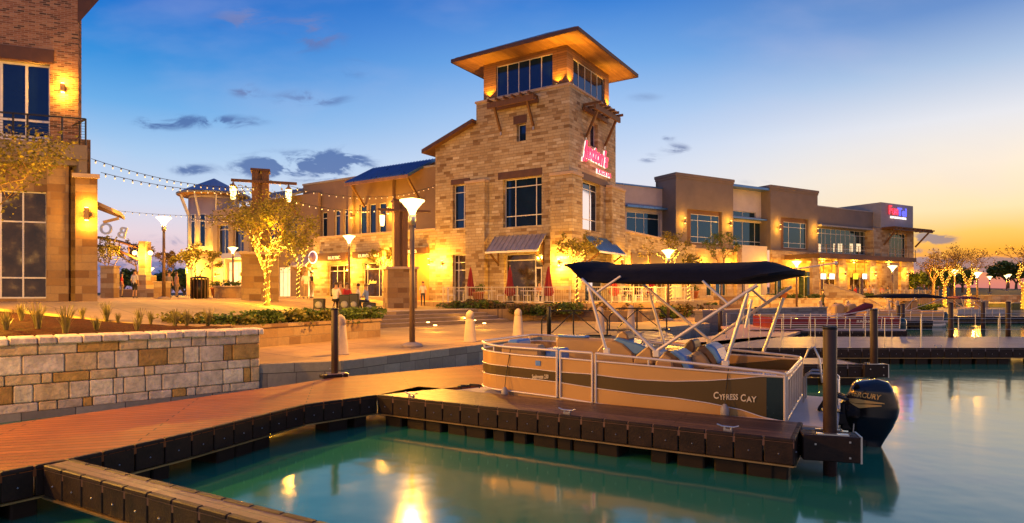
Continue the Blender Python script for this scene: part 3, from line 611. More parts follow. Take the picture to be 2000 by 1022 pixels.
# ---------------------------------------------------------------- stone tower
TF = Fr((3.73,40.0), (.544,.839)); D0 = PT
tw = thing('tower_building', 'tall limestone corner tower with flared lantern roof and awnings', 'building', (3.73,40.0,D0), TF.rz)
W = lambda *a, **k: window(tw, TF, *a, dz=D0, **k)
TOPZ = 15.75; S = 7.5; LB = 11.3
hl, hr = [], []
hl.append(W('x',0,982,1058,(983,351),(982,445),(1002,1042.7),((983,366.7),(983,423)), rec=.35))
hl.append(W('x',0,884,912,(884.7,361.7),(885,446.7),(902,),((885,376.7),(885,430)), rec=.3))
hl.append(W('x',0,984,1060,(985,497),(985,590),(1041,),((985,509),), rec=.35, gm=m_shop))
hl.append(W('x',0,884,910,(885,498),(885,590),(892,),((885,513),(885,528)), rec=.25, gm=m_shop))
hl.append(W('x',0,1009,1027,(1009,243),(1009,277), rec=.3))
hr.append(W('y',0,1138,1173,(1138,350),(1138,447),(1161,),((1140,365),(1140,425)), rec=.35))
hr.append(W('y',0,1153,1168,(1154,237),(1154,285), rec=.3))
hr.append(W('y',0,1143,1182,(1143,505),(1143,590),(1160,),((1143,518),), rec=.3))
# white door in the shop front
a0 = TF.hit(1059,523,'x',.3)[0]; a1 = TF.hit(1045,523,'x',.3)[0]; dm = MB(); zt = 3.95
for a in (a0+.01, a1-.1): BX(dm,'x',.30,.345,a,a+.09,PT+.02,zt)
BX(dm,'x',.30,.345,a0+.1,a1-.1,zt-.12,zt-.002); BX(dm,'x',.30,.345,a0+.1,a1-.1,PT+.02,PT+.3)
dd = dm.build('door', m_white, tw, dz=D0); h_ = MB(); BX(h_,'x',.26,.298,a1-.16,a1-.13,2.4,2.9); h_.build('handle', m_steel, dd, dz=D0)
mb = MB(); mb.wall('x', 0, 0, S, D0-.3, TOPZ, hl, .45); mb.wall('y', .001, .452, S, D0-.3, TOPZ, hr, .45)
mb.box(7.05, S-.001, .46, S, D0-.3, TOPZ-.01); mb.box(.46, 7.04, S-.45, S-.001, 14, TOPZ-.01); mb.box(.46,7.04,.46,S-.46,TOPZ-.3,TOPZ-.02)
# lower wing of the tower with sloped top
zA = TF.hit(931,243,'x',0)[1]; zB = TF.hit(851,286,'x',0)[1]
hw = [h for h in hl if h[0] > S-.3]
mb.wall('x', .002, S+.001, LB, D0-.3, zB-.01, hw, .45)
mb.add([(.003,S+.001,zB),(.003,LB,zB),(.003,S+.001,zA)], [(0,2,1)]); mb.box(.46,7.4,LB-.45,LB,D0-.3,zB-.01); mb.prism([(.46,LB-.46),(7.4,LB-.46),(7.4,S+.01),(.46,S+.01)], zB-.4, zB-.02)
mb.add([(.46,S+.001,zB),(.46,LB,zB),(.46,S+.001,zA)], [(0,1,2)])
mb.build('wall', m_stone, tw, dz=D0)
rf = MB().slab([(-.5,S+.02,zA+.02),(-.5,LB+.95,zB-.5),(6,LB+.95,zB-.5),(6,S+.02,zA+.02)], (0,0,.28)); rf.build('side_roof', m_dkbrown, tw, dz=D0)
# pilasters / corner piers
zp = TF.hit(1112,334,'x',-.45)[1]; e = .45
ap = TF.hit(1075,340,'x',-e)[0]; xp = TF.hit(1137,340,'y',-e)[0]
pr = MB().prism([(-e,-e),(xp,-e),(xp,-.003),(-.003,-.003),(-.003,ap),(-e,ap)], D0-.3, zp-.2); pr.build('corner_pier', m_stone, tw, dz=D0)
MB().prism([(-e-.07,-e-.07),(xp+.07,-e-.07),(xp+.07,-.004),(-.004,-.004),(-.004,ap+.07),(-e-.07,ap+.07)], zp-.198, zp).build('pier_cap', m_conc, tw, dz=D0)
def pier(ax, d, a0, a1, zt, out, nm='pier'):
    a0, a1 = min(a0,a1), max(a0,a1); m = MB(); BX(m, ax, d-out, d-.004, a0, a1, D0-.3, zt-.18); o = m.build(nm, m_stone, tw, dz=D0)
    c = MB(); BX(c, ax, d-out-.06, d-.005, a0-.06, a1+.06, zt-.178, zt); c.build('pier_cap', m_conc, tw, dz=D0)
zq = TF.hit(930,352,'x',-.45)[1]; pier('x', 0, TF.hit(909,400,'x',-.45)[0], TF.hit(946,400,'x',-.45)[0], zq, .45)
zq = TF.hit(1208,366,'y',-.45)[1]; pier('y', 0, TF.hit(1195,400,'y',-.45)[0], TF.hit(1221,400,'y',-.45)[0], zq, .45)
# lintels
ln = MB()
def lint(ax, px0, px1, pt, pb, o=.03):
    a0, a1 = TF.hit(px0,pt[1],ax,0)[0], TF.hit(px1,pt[1],ax,0)[0]; BX(ln, ax, -o, .3, min(a0,a1), max(a0,a1), TF.hit(*pb,ax,0)[1]+.004, TF.hit(*pt,ax,0)[1])
lint('x',973,1059,(973,338),(983,351)); lint('x',881,918,(881,352),(884.7,361.7)); lint('x',1003,1029,(1003,228),(1009,243)); lint('y',1137.5,1186,(1138,337),(1138,350))
ln.each('lintel', m_dkbrown, tw, dz=D0)
# sill band under the lantern
sb = MB().box(-.08,S+.08,-.08,S+.08,TOPZ,TOPZ+.14); sb.build('sill_band', m_conc, tw, dz=D0)
# lantern
I = .38; LZ = 18.55
wl = W('x',I,969,1079,(970,130),(970,189.5),(990,1011.7,1033,1056),(), rec=.1)
wr = W('y',I,1120,1181,(1120,112),(1120,171.7),(1132.3,1145,1157.3,1168.7),(), rec=.1)
lm = MB().wall('x', I, I, S-I, TOPZ+.142, LZ, [wl], .3); lm.wall('y', I+.001, I+.302, S-I, TOPZ+.142, LZ, [wr], .3); lm.box(S-I-.3,S-I-.001,I+.31,S-I,TOPZ+.142,LZ); lm.box(I+.31,S-I-.31,S-I-.3,S-I-.001,TOPZ+.142,LZ)
lm.build('lantern_wall', m_siding, tw, dz=D0)
O = 1.22; ez = 18.62
MB().prism([(-O,-O),(S+O,-O),(S+O,S+O),(-O,S+O)], ez-.06, ez).build('soffit', m_soffit, tw, dz=D0)
rm = MB(); ap_ = (S/2,S/2,21.3); cs = [(-O-.06,-O-.06),(S+O+.06,-O-.06),(S+O+.06,S+O+.06),(-O-.06,S+O+.06)]
rm.add([(*c,ez+.16) for c in cs]+[ap_], [(0,1,4),(1,2,4),(2,3,4),(3,0,4),(3,2,1,0)])
for k in range(4):
    a, b = Vector((*cs[k],ez+.17)), Vector((*cs[(k+1)%4],ez+.17))
    for i in range(1, 24):
        f = i/24; p = a.lerp(b, f); m_ = Vector((S/2,S/2,p.z)); g = 1-abs(2*f-1)*1.0; q = p.lerp(Vector(ap_), min(.98, max(.02, 0)));
        # seam rises square to the eave until it meets the hip
        inn = Vector((-(b-a).y, (b-a).x, 0)).normalized(); hd = (b-a).length/2; run = hd*(1-abs(2*f-1)); q = p+inn*run+Vector((0,0,(ap_[2]-p.z)*run/hd)); rm.bar(p, q, .035, .07)
rm.build('roof', m_roof, tw, dz=D0)
fe = MB()
for k in range(4): fe.bar((*cs[k],ez+.05), (*cs[(k+1)%4],ez+.05), .05, .24)
fe.build('eave_board', m_dkbrown, tw, dz=D0)
# lantern uplights: small wall washers, each a lamp of its own
for i, (ax, px, lb) in enumerate([('x',957,'left'),('x',1091,'middle'),('y',1112,'corner'),('y',1186,'right')]):
    a = TF.hit(px, 150, ax, I)[0]; p = TF.w(I-.28, a) if ax == 'x' else TF.w(a, I-.28)
    t = thing('uplight', ['uplight at the far left end of the tower lantern sill','uplight left of the tower lantern corner','uplight right of the tower lantern corner','uplight at the right end of the tower lantern sill'][i], 'uplight', (p[0],p[1],TOPZ+.14), TF.rz, 'uplights on the tower sill')
    MB().box(-.08,.08,-.08,.08,0,.1).build('housing', m_pole, t); MB().box(-.06,.06,-.06,.06,.102,.112).build('lens', m_lamp, t)
    point(t, (0,0,.2), 150, (1,.5,.06), .04, spot=105, aim=((.16,0,1) if ax == 'x' else (0,.16,1)))
# timber pergola brackets
def pergola(ax, px0, px1, pyt, d, proj, st, label=None):
    a0, z1 = TF.hit(px0, pyt, ax, 0); a1 = TF.hit(px1, pyt, ax, 0)[0]; a0, a1 = min(a0,a1), max(a0,a1)
    P = (lambda a,e,z: (-e,a,z)) if ax == 'x' else (lambda a,e,z: (a,-e,z)); m = MB()
    m.bar(P(a0-.25,proj*.9,z1-.35), P(a1+.25,proj*.9,z1-.35), .14, .38).bar(P(a0-.1,.1,z1-.35), P(a1+.1,.1,z1-.35), .14, .3)
    for i in range(6):
        a = a0+(a1-a0)*i/5; m.bar(P(a,.0,z1-.08), P(a,proj+.25,z1-.08), .1, .17)
    o = m.build('pergola', m_timber, tw, dz=D0); s = MB(); k = MB()
    for a in (a0+.3, a1-.3): s.bar(P(a,.08,z1-st), P(a,proj*.85,z1-.5), .13, .16); k.bar(P(a,.03,z1-st-.25), P(a,.03,z1-st+.25), .1, .1)
    s.each('strut', m_timber, o, dz=D0); k.each('strut_shoe', m_steel, o, dz=D0)
pergola('x', 972, 1050, 203, 0, 1.0, 2.0); pergola('y', 1139, 1183, 203, 0, 1.1, 2.2)
# awnings
aw0, aw1 = TF.hit(968,463,'x',0)[0], TF.hit(1068,458,'x',0)[0]
awning(tw, 'x', 0, aw0, aw1, TF.hit(968,464,'x',0)[1], TF.hit(945,494,'x',-1.2)[1], 1.2, pm('silver_metal', (.45,.42,.4), .35, .6), D0, 11)
aw0, aw1 = TF.hit(1140,461,'y',0)[0], TF.hit(1192,467,'y',0)[0]
awning(tw, 'y', 0, aw0, aw1, TF.hit(1142,461,'y',0)[1], TF.hit(1172,492,'y',-1.2)[1], 1.2, m_roofb, D0, 11)
# wall lamps
sconce(TF,'x',0,921,518,'bright wall lamp behind the leftmost red umbrella',420, out=.3); sconce(TF,'x',-.45,1096,513,'bright wall lamp on the tower corner pier',420, out=.3)
sconce(TF,'x',0,868,515,'wall lamp on the stone wall left of the tall shop window',170, out=.3); sconce(TF,'y',-.45,1127,530,'wall lamp on the right side of the tower corner pier',160, out=.3)
sconce(TF,'y',-.45,1208,512,'wall lamp on the right tower pier',140, out=.3)
# neon sign
def wall_text(fr, ax, d, s, px0, px1, py, hpx, mat, name, label, cat='sign', halo=None, shear=0, bold=0, ext=.03, out=.08, space=1.0, slope=0, group=None):
    a0, z0 = fr.hit(px0, py, ax, d); a1 = fr.hit(px1, py, ax, d)[0]; zt = fr.hit((px0+px1)/2, py-hpx, ax, d)[1]; zb = fr.hit((px0+px1)/2, py, ax, d)[1]
    m = text_mb(s, 1, ext, shear, bold, space=space); xs = [v[0] for v in m.v]; ys = [v[1] for v in m.v]; w, h = max(xs)-min(xs), max(ys)-min(ys); cx, cy = (max(xs)+min(xs))/2, (max(ys)+min(ys))/2
    sx, sy = abs(a1-a0)/w, (zt-zb)/h; m.v = [((x-cx)*sx, (y-cy)*sy+slope*(x-cx)*sx, z) for x,y,z in m.v]
    p = fr.w(d-out, (a0+a1)/2) if ax == 'x' else fr.w((a0+a1)/2, d-out)
    ux, un = ((0,-1,0),(-1,0,0)) if ax == 'x' else ((1,0,0),(0,-1,0))
    mapped(m, (0,0,0), ux, (0,0,1), un); loc = (p[0], p[1], (zt+zb)/2)
    if not label: return m, loc, (sx, sy)
    t = thing(name, label, cat, loc, fr.rz, group); m.build('lettering', mat, t); return t
m_neon = pm('red_neon', (.8,.02,.1), .4, emis=(1,.02,.13), es=.85, var=.02); m_halo = pm('white_halo', (.9,.9,.8), .4, emis=(1,.9,.78), es=1.3, var=.02)
t = wall_text(TF,'y',0,"Jaxton's",1133,1183,328,44,m_neon,'neon_sign','red script neon sign with white halo on the tower side','neon sign', shear=.35, bold=.035, slope=-.05, out=.2)
m, l, _ = wall_text(TF,'y',0,"Jaxton's",1133,1183,328,44,None,'','', shear=.35, bold=.055, slope=-.05, ext=.01, out=.1); o = m.build('halo', m_halo, t); o.location = (0,.1,0)
for s_, bb, oo, mm, nn in (("BURGER BAR",.02,0,m_neon,'small_lettering'),("BURGER BAR",.09,.1,m_halo,'small_halo')):
    m, l, _ = wall_text(TF,'y',0,s_,1162,1189,344,9,None,'','', bold=bb, ext=.012); o = m.build(nn, mm, t); dx = Vector(l)-Vector(t.location); o.location = (dx.x*TF.ux[0]+dx.y*TF.ux[1], oo, dx.z)
sw = MB(); p0 = Vector((-.9,0,-.35)); sw.tube([(-1.55,0,-.2),(-1.75,0,.1),(-1.6,0,.45),(-1.25,0,.35),(-1.2,0,-.1),(-1.35,0,-.5),(-1.6,0,-.62),(-1.8,0,-.45)], .05, 6); sw.build('flourish', m_neon, t)
point(t, (0,-.5,0), 10, (1,.15,.25), .3)
# ---------------------------------------------------------------- low stone wing right of the tower
RW = thing('stone_wing', 'low golden stone shop wing right of the tower behind the boat canopy', 'building', (*TF.w(S,0),D0), TF.rz)
LF = Fr(TF.w(S,0), (.544,.839)); zt = 6.95; ww = lambda *a, **k: window(RW, LF, *a, dz=D0, **k); hs = []
for x0, x1, mul in [(1224,1230,()),(1233,1262,(1243,1253)),(1268,1297,(1278,1288)),(1310,1336,(1323,))]:
    hs.append(ww('y',.02,x0,x1,(x0,522),(x0,582),mul,((x0,533),), gm=m_goldwin if x0 == 1310 else m_shop))
MB().wall('y', .02, .02, 20.5, D0-.9, zt, hs, .4).box(20.1,20.499,.43,7,D0-.9,zt-.01).box(.05,20,.5,7,zt-.5,zt-.3).build('wall', m_stone, RW, dz=D0)
MB().box(-.02,20.6,-.06,.5,zt+.002,zt+.16).build('coping', m_conc, RW, dz=D0)
bm = MB()
for x0, x1 in ((1232,1263),(1268,1298),(1309,1338)): bm.box(LF.hit(x0,505,'y',.02)[0], LF.hit(x1,505,'y',.02)[0], -.05, .1, LF.hit(x0,520,'y',.02)[1]+.01, LF.hit(x0,493,'y',.02)[1])
bm.each('sign_band', m_dkbrown, RW, dz=D0)
for px, lb in ((1228,'first'),(1265,'second'),(1303,'third'),(1345,'fourth')): sconce(LF,'y',.02,px,528,f'wall lamp on the low stone wing, {lb} from the tower',150, out=.3)
# ---------------------------------------------------------------- right wing (taupe blocks)
RFr = Fr((17.07,64.0), (.868,.496)); R0 = PT
rw = thing('taupe_building', 'long two storey taupe stucco building with tall block fronts, right of tower', 'building', (17.07,64.0,R0), RFr.rz)
wr_ = lambda *a, **k: window(rw, RFr, *a, dz=R0, **{'gm': m_glassb, **k})
H = lambda px, py, d=0: RFr.hit(px, py, 'y', d)
B1 = H(1432,350)[0]; B2a, B2b = H(1505,362)[0], H(1597,375)[0]; LOW1 = H(1705,420)[0]; BT = 14.75
m_surround = pm('brown_panel', (.13,.065,.03), .7, var=.15)
def block(a0, a1, win, sur, zst, stone_px):
    s0, s1 = H(sur[0],sur[2])[0], H(sur[1],sur[2])[0]; sz0, sz1 = H(sur[0],sur[3])[1], H(sur[0],sur[2])[1]
    MB().wall('y', 0, a0, a1, zst, BT-.55, [(s0,s1,sz0,sz1)], .4).box(a0,a0+.3,.41,3,zst,BT-.56).box(a1-.3,a1,.41,3,zst,BT-.56).box(a0,a1,2.7,3,9,BT-.57).box(a0+.31,a1-.31,.41,2.69,BT-.8,BT-.6).build('wall', m_stucco, rw, dz=R0)
    MB().box(a0-.12,a1+.12,-.12,3.12,BT-.3,BT).box(a0-.06,a1+.06,-.06,3.06,BT-.548,BT-.302).build('cornice', m_stucco, rw, dz=R0)
    h = win()
    MB().wall('y', .2, s0-.01, s1+.01, sz0-.01, sz1+.01, [h], .15).build('surround', m_surround, rw, dz=R0)
block(0, B1, lambda: wr_('y',.2,1349,1405,(1349,417.5),(1349,474),(1363.5,1389.5),((1349,429.5),(1349,462)), rec=.05), (1342,1410,408,477), 7.0, None)
block(B2a, B2b, lambda: wr_('y',.2,1530,1575,(1530,433),(1530,484),(1541,1564),((1530,443),(1530,474)), rec=.05), (1525,1579,424,486), 7.2, None)
# stone ground storeys of the blocks
gs = MB(); hs = [wr_('y',-.25,1380,1392,(1380,530),(1380,578)), wr_('y',-.25,1398,1420,(1398,530),(1398,578),(1409,),((1398,540),))]
gs.wall('y', -.25, -.2, B1+.4, R0-.3, 6.95, hs, .24).box(B1-.2,B1+.6,-.7,-.26,R0-.3,7.4).build('stone_base', m_stone2, rw, dz=R0); gs = MB()
hs = [wr_('y',-.25,1513,1530,(1513,528),(1513,580),(1521,)), wr_('y',-.25,1560,1588,(1560,530),(1560,580),(1574,),((1560,540),))]
gs.wall('y', -.25, B2a-.2, B2b+.2, R0-.3, 7.15, hs, .24)
gs.build('stone_base', m_stone2, rw, dz=R0)
# middle recess
dM = 1.3; MA, MBb = B1-.1, B2a+.1; hm_ = [wr_('y',dM,1431,1477,(1431,411),(1431,422),(1452,),(), rec=.15), wr_('y',dM,1431,1492,(1431,431),(1431,486),(1452,1476),((1431,470),), rec=.15)]
MB().wall('y', dM, MA, MBb, 7.6, 14.1, hm_, .3).build('recess_wall', m_stucco2, rw, dz=R0)
MB().box(MA,MBb,.1,3.5,14.1,14.35).box(MA-.3,MBb-.3,dM-1.0,dM-.003,H(1431,430,dM)[1]+.1,H(1431,426,dM)[1]).each('canopy_fin', m_roofb, rw, dz=R0)
hs = [wr_('y',.3,1440,1455,(1440,535),(1440,580),(1447,)), wr_('y',.3,1462,1490,(1462,535),(1462,580),(1476,),(), gm=m_goldwin)]
MB().wall('y', .3, MA+.3, MBb-.3, R0-.3, 7.6, hs, .3).box(MA+.3,MBb-.3,.61,1.29,7.5,7.59).build('shop_wall', m_stucco2, rw, dz=R0)
# lilac recess between stone wing and first block
lr = [wr_('y',2.0,1224,1288,(1224,413),(1224,466),(1243,1259),((1224,424),), rec=.12)]
zl = H(1260,366,2.0)[1]
MB().wall('y', 2.0, H(1196,400,2.0)[0], .0, 6.0, zl, lr, .3).build('lilac_wall', m_lav, rw, dz=R0)
MB().box(H(1216,400,2.0)[0], H(1300,400,2.0)[0], 1.2, 1.99, H(1224,406,2.0)[1], H(1224,402,2.0)[1]).box(H(1196,400,2.0)[0],-.02,1.9,2.35,zl+.002,zl+.15).each('canopy_fin', m_roofb, rw, dz=R0)
# long glazed low section
lw = [wr_('y',.4,1598,1697,(1598,445),(1598,493),(1607,1614,1625,1635,1644,1653,1662,1671,1682,1690),((1598,455),(1598,484)), rec=.15)]
zlo = H(1600,404,.4)[1]
MB().wall('y', .4, B2b-.1, LOW1+2.2, 7.2, zlo, lw, .3).build('low_wall', m_stucco, rw, dz=R0)
MB().box(B2b,LOW1+2.4,-.5,.39,H(1598,443,.4)[1],H(1598,440,.4)[1]).box(B2b,LOW1+2.4,.35,.75,zlo+.002,zlo+.14).each('canopy_fin', m_gray, rw, dz=R0)
# far block with the lit sign
F0, F1 = H(1720,395,-.6)[0], H(1783,403,-.6)[0]; FT = H(1720,395,-.6)[1]; fz = H(1720,446,-.6)[1]
hf = [wr_('y',-.6,1737,1771,(1737,455),(1737,503),(1744,1751,1758,1765),((1737,463),(1737,495)), rec=.25)]
MB().wall('y', -.62, F0, F1, fz, FT, [], .3).box(F0,F0+.3,-.31,8,fz,FT-.01).box(F1-.3,F1,-.31,8,fz,FT-.02).box(F0+.31,F1-.31,-.31,8,FT-.4,FT-.2).build('sign_block', m_gray, rw, dz=R0)
MB().wall('y', -.6, F0-1.6, F1+.2, R0-.3, fz-.01, hf, .4).box(F0-1.6,F0-1.2,-.19,3,R0-.3,fz-.02).box(F1-.2,F1+.2,-.19,8,R0-.3,fz-.02).build('stone_front', m_stone2, rw, dz=R0)
ev = MB().box(F0+.2,F1+1.6,-2.3,-.63,fz+.02,fz+.14)
for i in range(9): ev.box(F0+.3+i*(F1+1.2-F0)/8, F0+.42+i*(F1+1.2-F0)/8, -2.6, -.64, fz-.16, fz+.018)
ev.box(F0,F1+1.7,-2.35,-2.2,fz-.35,fz-.162); ev.build('pergola', m_timber, rw, dz=R0)
ps = MB().bar((F0+.7,-.64,fz-2.2),(F0+.7,-2.2,fz-.3),.16,.2).bar((F1+.5,-.64,fz-2.2),(F1+.9,-2.2,fz-.3),.16,.2); ps.each('strut', m_timber, rw, dz=R0)
# patio canopy: slab on stone columns
c0, c1 = H(1600,500,-5)[0], H(1790,505,-5)[0]; cz1 = H(1650,497,-5)[1]; cz0 = H(1650,506,-5)[1]
MB().box(c0,c1,-5,-.64,cz0,cz1).build('balcony_slab', m_dkbrown, rw, dz=R0)
br = MB()
for i in range(14): x = c0+(c1-c0)*i/13; br.box(x-.03,x+.03,-4.9,-4.84,cz1+.001,cz1+1.0)
for z in (.4,.7,1.0): br.box(c0,c1,-4.89,-4.85,cz1+z,cz1+z+.03)
br.build('balcony_rail', m_pole, rw, dz=R0)
for px0, px1 in ((1587,1601),(1638,1655),(1699,1714),(1760,1775)):
    a0, a1 = H(px0,540,-4.8)[0], H(px1,540,-4.8)[0]; MB().box(a0,a1,-4.8,-4.45,R0-.2,cz0-.6).box(a0+.2,a1-.2,-4.75,-4.5,cz0-.598,cz0-.002).each('column', m_stone2, rw, dz=R0)
hs = [wr_('y',-.28,1603,1634,(1603,540),(1603,578),(1612,1623),(), gm=m_shop), wr_('y',-.28,1660,1694,(1660,541),(1660,578),(1671,1683),(), gm=m_shop)]
for q0, q1 in ((1598,1603),(1628,1631),(1637,1640),(1642,1645),(1660,1666),(1673,1681)):  # sunset reflection painted as glowing strips just in front of the panes
    MB().box(H(q0,480,.5)[0],H(q1,480,.5)[0],.5,.53,H(q0,492,.5)[1],H(q0,476,.5)[1]).build('reflection_strip', m_winglow, rw, dz=R0)
MB().wall('y', -.28, B2b+.3, F0-1.61, R0-.3, 7.1, hs, .3).build('patio_wall', m_stone2, rw, dz=R0)
for i, px in enumerate((1607,1640,1668,1700,1735)):
    a = H(px,510,-2.6)[0]; p = RFr.w(a,-2.6); t = thing('ceiling_lamp', f'round lamp under the restaurant patio canopy, {["first","second","third","fourth","last"][i]} from the left', 'ceiling lamp', (p[0],p[1],cz0-.16), 0, 'lamps under the patio canopy')
    MB().lathe([(.16,0),(.16,.14),(.05,.155)], 12).build('housing', m_pole, t); MB().lathe([(.13,-.03),(.14,-.002)], 12).build('diffuser', m_lamp, t); point(t, (0,0,-.2), 240, (1,.5,.07), .12)
for i, (px, sc_) in enumerate(((1608,m_screen),(1625,m_screen),(1671,m_screeny),(1689,m_screen))):
    a, z = H(px,540,-4.4); p = RFr.w(a,-4.4); t = thing('hanging_screen', ['white screen hanging at the left of the patio bar','white screen hanging beside the left patio column','yellow screen hanging over the patio bar','white screen hanging right of the yellow one'][i], 'screen', (p[0],p[1],z), RFr.rz, 'screens over the patio bar')
    MB().bar((0,.0,.5),(0,.0,cz0-z-.02),.05,.05).box(-.52,.52,.0,.08,-.34,.34).build('casing', m_black, t); MB().box(-.48,.48,-.02,-.002,-.31,.31).build('screen', sc_, t)
for px, py, d, lb in ((1332,432,0,'left of the first tall window'),(1421.7,437,0,'right of the first tall window'),(1517.7,444,0,'left of the second tall window'),(1590.7,452,0,'right of the second tall window')):
    sconce(RFr,'y',d,px,py,f'lit wall lamp on the taupe front {lb}',60, out=.45, h=.5)
for i, (px, py) in enumerate(((1375,520),(1425,520),(1500,525),(1548,525))): sconce(RFr,'y',-.25,px,py,f'wall lamp on the stone ground storey, {["first","second","third","fourth"][i]} right of the tower wing',170, out=.5, h=.45)
for px, lb in ((1645,'left'),(1704,'middle'),(1766,'right')): sconce(RFr,'y',-4.8,px,535,f'wall lamp on the {lb} patio column',90, out=.4)
sconce(RFr,'y',-.6,1783,545,'wall lamp at the far right end of the restaurant',260, out=.4)
m_nr = pm('red_lit_letters', (.8,.05,.05), .4, emis=(1,.03,.05), es=1.1, var=.02); m_nb = pm('blue_lit_letters', (.1,.1,.9), .4, emis=(.1,.13,1), es=1.2, var=.02)
t = wall_text(RFr,'y',-.62,"Fun",1734,1752,420,18,m_nr,'lit_sign','red and blue lit sign on the gray end block','sign', bold=.03, out=.15)
for s_, x0, x1, y_, h_, mm, nn in (("Tel",1752,1769,423,16,m_nb,'blue_lettering'),("KITCHEN & BAR",1738,1769,428,4,m_halo,'white_lettering')):
    m, l, _ = wall_text(RFr,'y',-.62,s_,x0,x1,y_,h_,None,'','', bold=.025); o = m.build(nn, mm, t); d_ = Vector(l)-Vector(t.location); o.location = (d_.x*RFr.ux[0]+d_.y*RFr.ux[1], .07, d_.z)
point(t, (-.3,-1.1,0), 7, (1,.1,.1), .3); point(t, (2.2,-1.1,0), 9, (.15,.2,1), .3)
# stair with sloped cheek walls from patio to promenade
sp_ = Vector((*gp(1612,583,PT)[:2],0)); stt = thing('patio_stairs', 'ochre stair with two sloping cheek walls below the patio screens', 'stairs', (31.5,62,.65), RFr.rz-1.2)
for y in (0, 2.6): MB().add([(0,y,-.1),(4.8,y,-.1),(4.8,y,.55),(0,y,2.5),(0,y+.45,-.1),(4.8,y+.45,-.1),(4.8,y+.45,.55),(0,y+.45,2.5)], [(0,1,2,3),(7,6,5,4),(0,4,5,1),(1,5,6,2),(2,6,7,3),(3,7,4,0)]).build('cheek_wall', m_stone2, stt)
k = MB()
for i in range(9): k.box(0, 4.6-i*.5, .46, 2.59, i*.17, (i+1)*.17)
k.build('steps', m_conc, stt)
# ---------------------------------------------------------------- left wing and round turret
lwg = thing('shop_building', 'two storey stone and stucco shop row left of the tower', 'building', (*TF.w(0,LB),D0), TF.rz)
GF = Fr(TF.w(0,LB), (.544,.839)); wl_ = lambda *a, **k: window(lwg, GF, *a, dz=D0, **k)
X = lambda px, py, d=0: GF.hit(px, py, 'x', d)
s616 = X(612,480)[0]; ZB = 6.9
hs = [wl_('x',.0,640,681,(640,519),(640,585),(655,668),((640,530),), gm=m_shop), wl_('x',.0,708,746,(708,514),(708,580),(714,737),((708,526),), gm=m_shop)]
od = (X(838,500)[0], X(793,500)[0]); zo0, zo1 = D0-.2, X(838,498)[1]
MB().wall('x', 0, 0, s616, D0-.5, ZB, hs, .4).box(.41,6,s616-.4,s616-.001,D0-.5,ZB-.01).build('stone_front', m_stone, lwg, dz=D0)
MB().box(-.06,.5,0,s616+.05,ZB+.002,ZB+.16).build('coping', m_conc, lwg, dz=D0)
mm = MB(); BX(mm,'x',-.06,-.004,*sorted(od),zo0,zo1); mm.build('painted_panel', pm('orange_panel', (.5,.22,.06), .7, var=.1), lwg, dz=D0)
# set-back upper storey
dU = .9; uh = []
for x0, x1, yt, yb, v, hh in [(702,716,401,458,(),415),(720,734,399,457,(),None),(739,754,397,455,(),None),(653,664,411,464,(),422),(671,682,409,462,(),421),(596,607,419,486,(),431),(613,624,417,466,(),428),(628,639,415,464,(),427),(800,812,392,448,(),404)]:
    uh.append(wl_('x',dU,x0,x1,(x0,yt),(x0,yb),v,((x0,hh),) if hh else (), rec=.15, fw=.07))
m_taupeL = pm('rose_taupe_stucco', (.2,.14,.11), .9, var=.12, vs=.8, bump=.25, bs=60); zU = X(820,330,dU)[1]; sA = X(592,420,dU)[0]
MB().wall('x', dU, .05, sA, ZB+.16, zU, uh, .3).box(dU+.31,8,sA-.3,sA-.001,D0,zU-.01).build('upper_wall', m_taupeL, lwg, dz=D0)
MB().box(dU-.06,dU+.4,.05,sA+.06,zU+.002,zU+.15).build('parapet_cap', m_gray, lwg, dz=D0)
pb_ = MB()
for px in (690, 768): a = X(px,420,dU)[0]; pb_.box(dU-.35,dU-.004,a-.25,a+.25,ZB+.17,zU-.4)
pb_.each('pilaster', m_taupeL, lwg, dz=D0)
# big blue shed roof
e0, e1 = X(673,363,-.9), X(797,343,-.9); zr = X(826,318,2.4)[1]; za = (e0[1]+e1[1])/2
sr = MB().slab([(-.9,e1[0],za),(-.9,e0[0],za),(2.4,e0[0],zr),(2.4,e1[0],zr)], (0,0,.16))
for i in range(22):
    a = e1[0]+(e0[0]-e1[0])*i/21; sr.bar((-.9,a,za+.19),(2.4,a,zr+.19),.05,.08)
sr.build('shed_roof', m_roofb, lwg, dz=D0)
ev = MB().bar((-.93,e1[0],za+.02),(-.93,e0[0],za+.02),.06,.25).slab([(-.88,e1[0],za-.06),(-.88,e0[0],za-.06),(2.38,e0[0],zr-.06),(2.38,e1[0],zr-.06)], (0,0,.04)).box(2.2,2.5,e1[0]+.1,e0[0]-.1,zU,zr-.1); ev.build('eave', m_soffit, lwg, dz=D0)
MB().bar((-.5,e1[0]+.4,za-.02),(dU,e1[0]+.4,za-1.6),.14,.16).bar((-.5,e0[0]-.4,za-.02),(dU,e0[0]-.4,za-1.6),.14,.16).each('strut', m_timber, lwg, dz=D0)
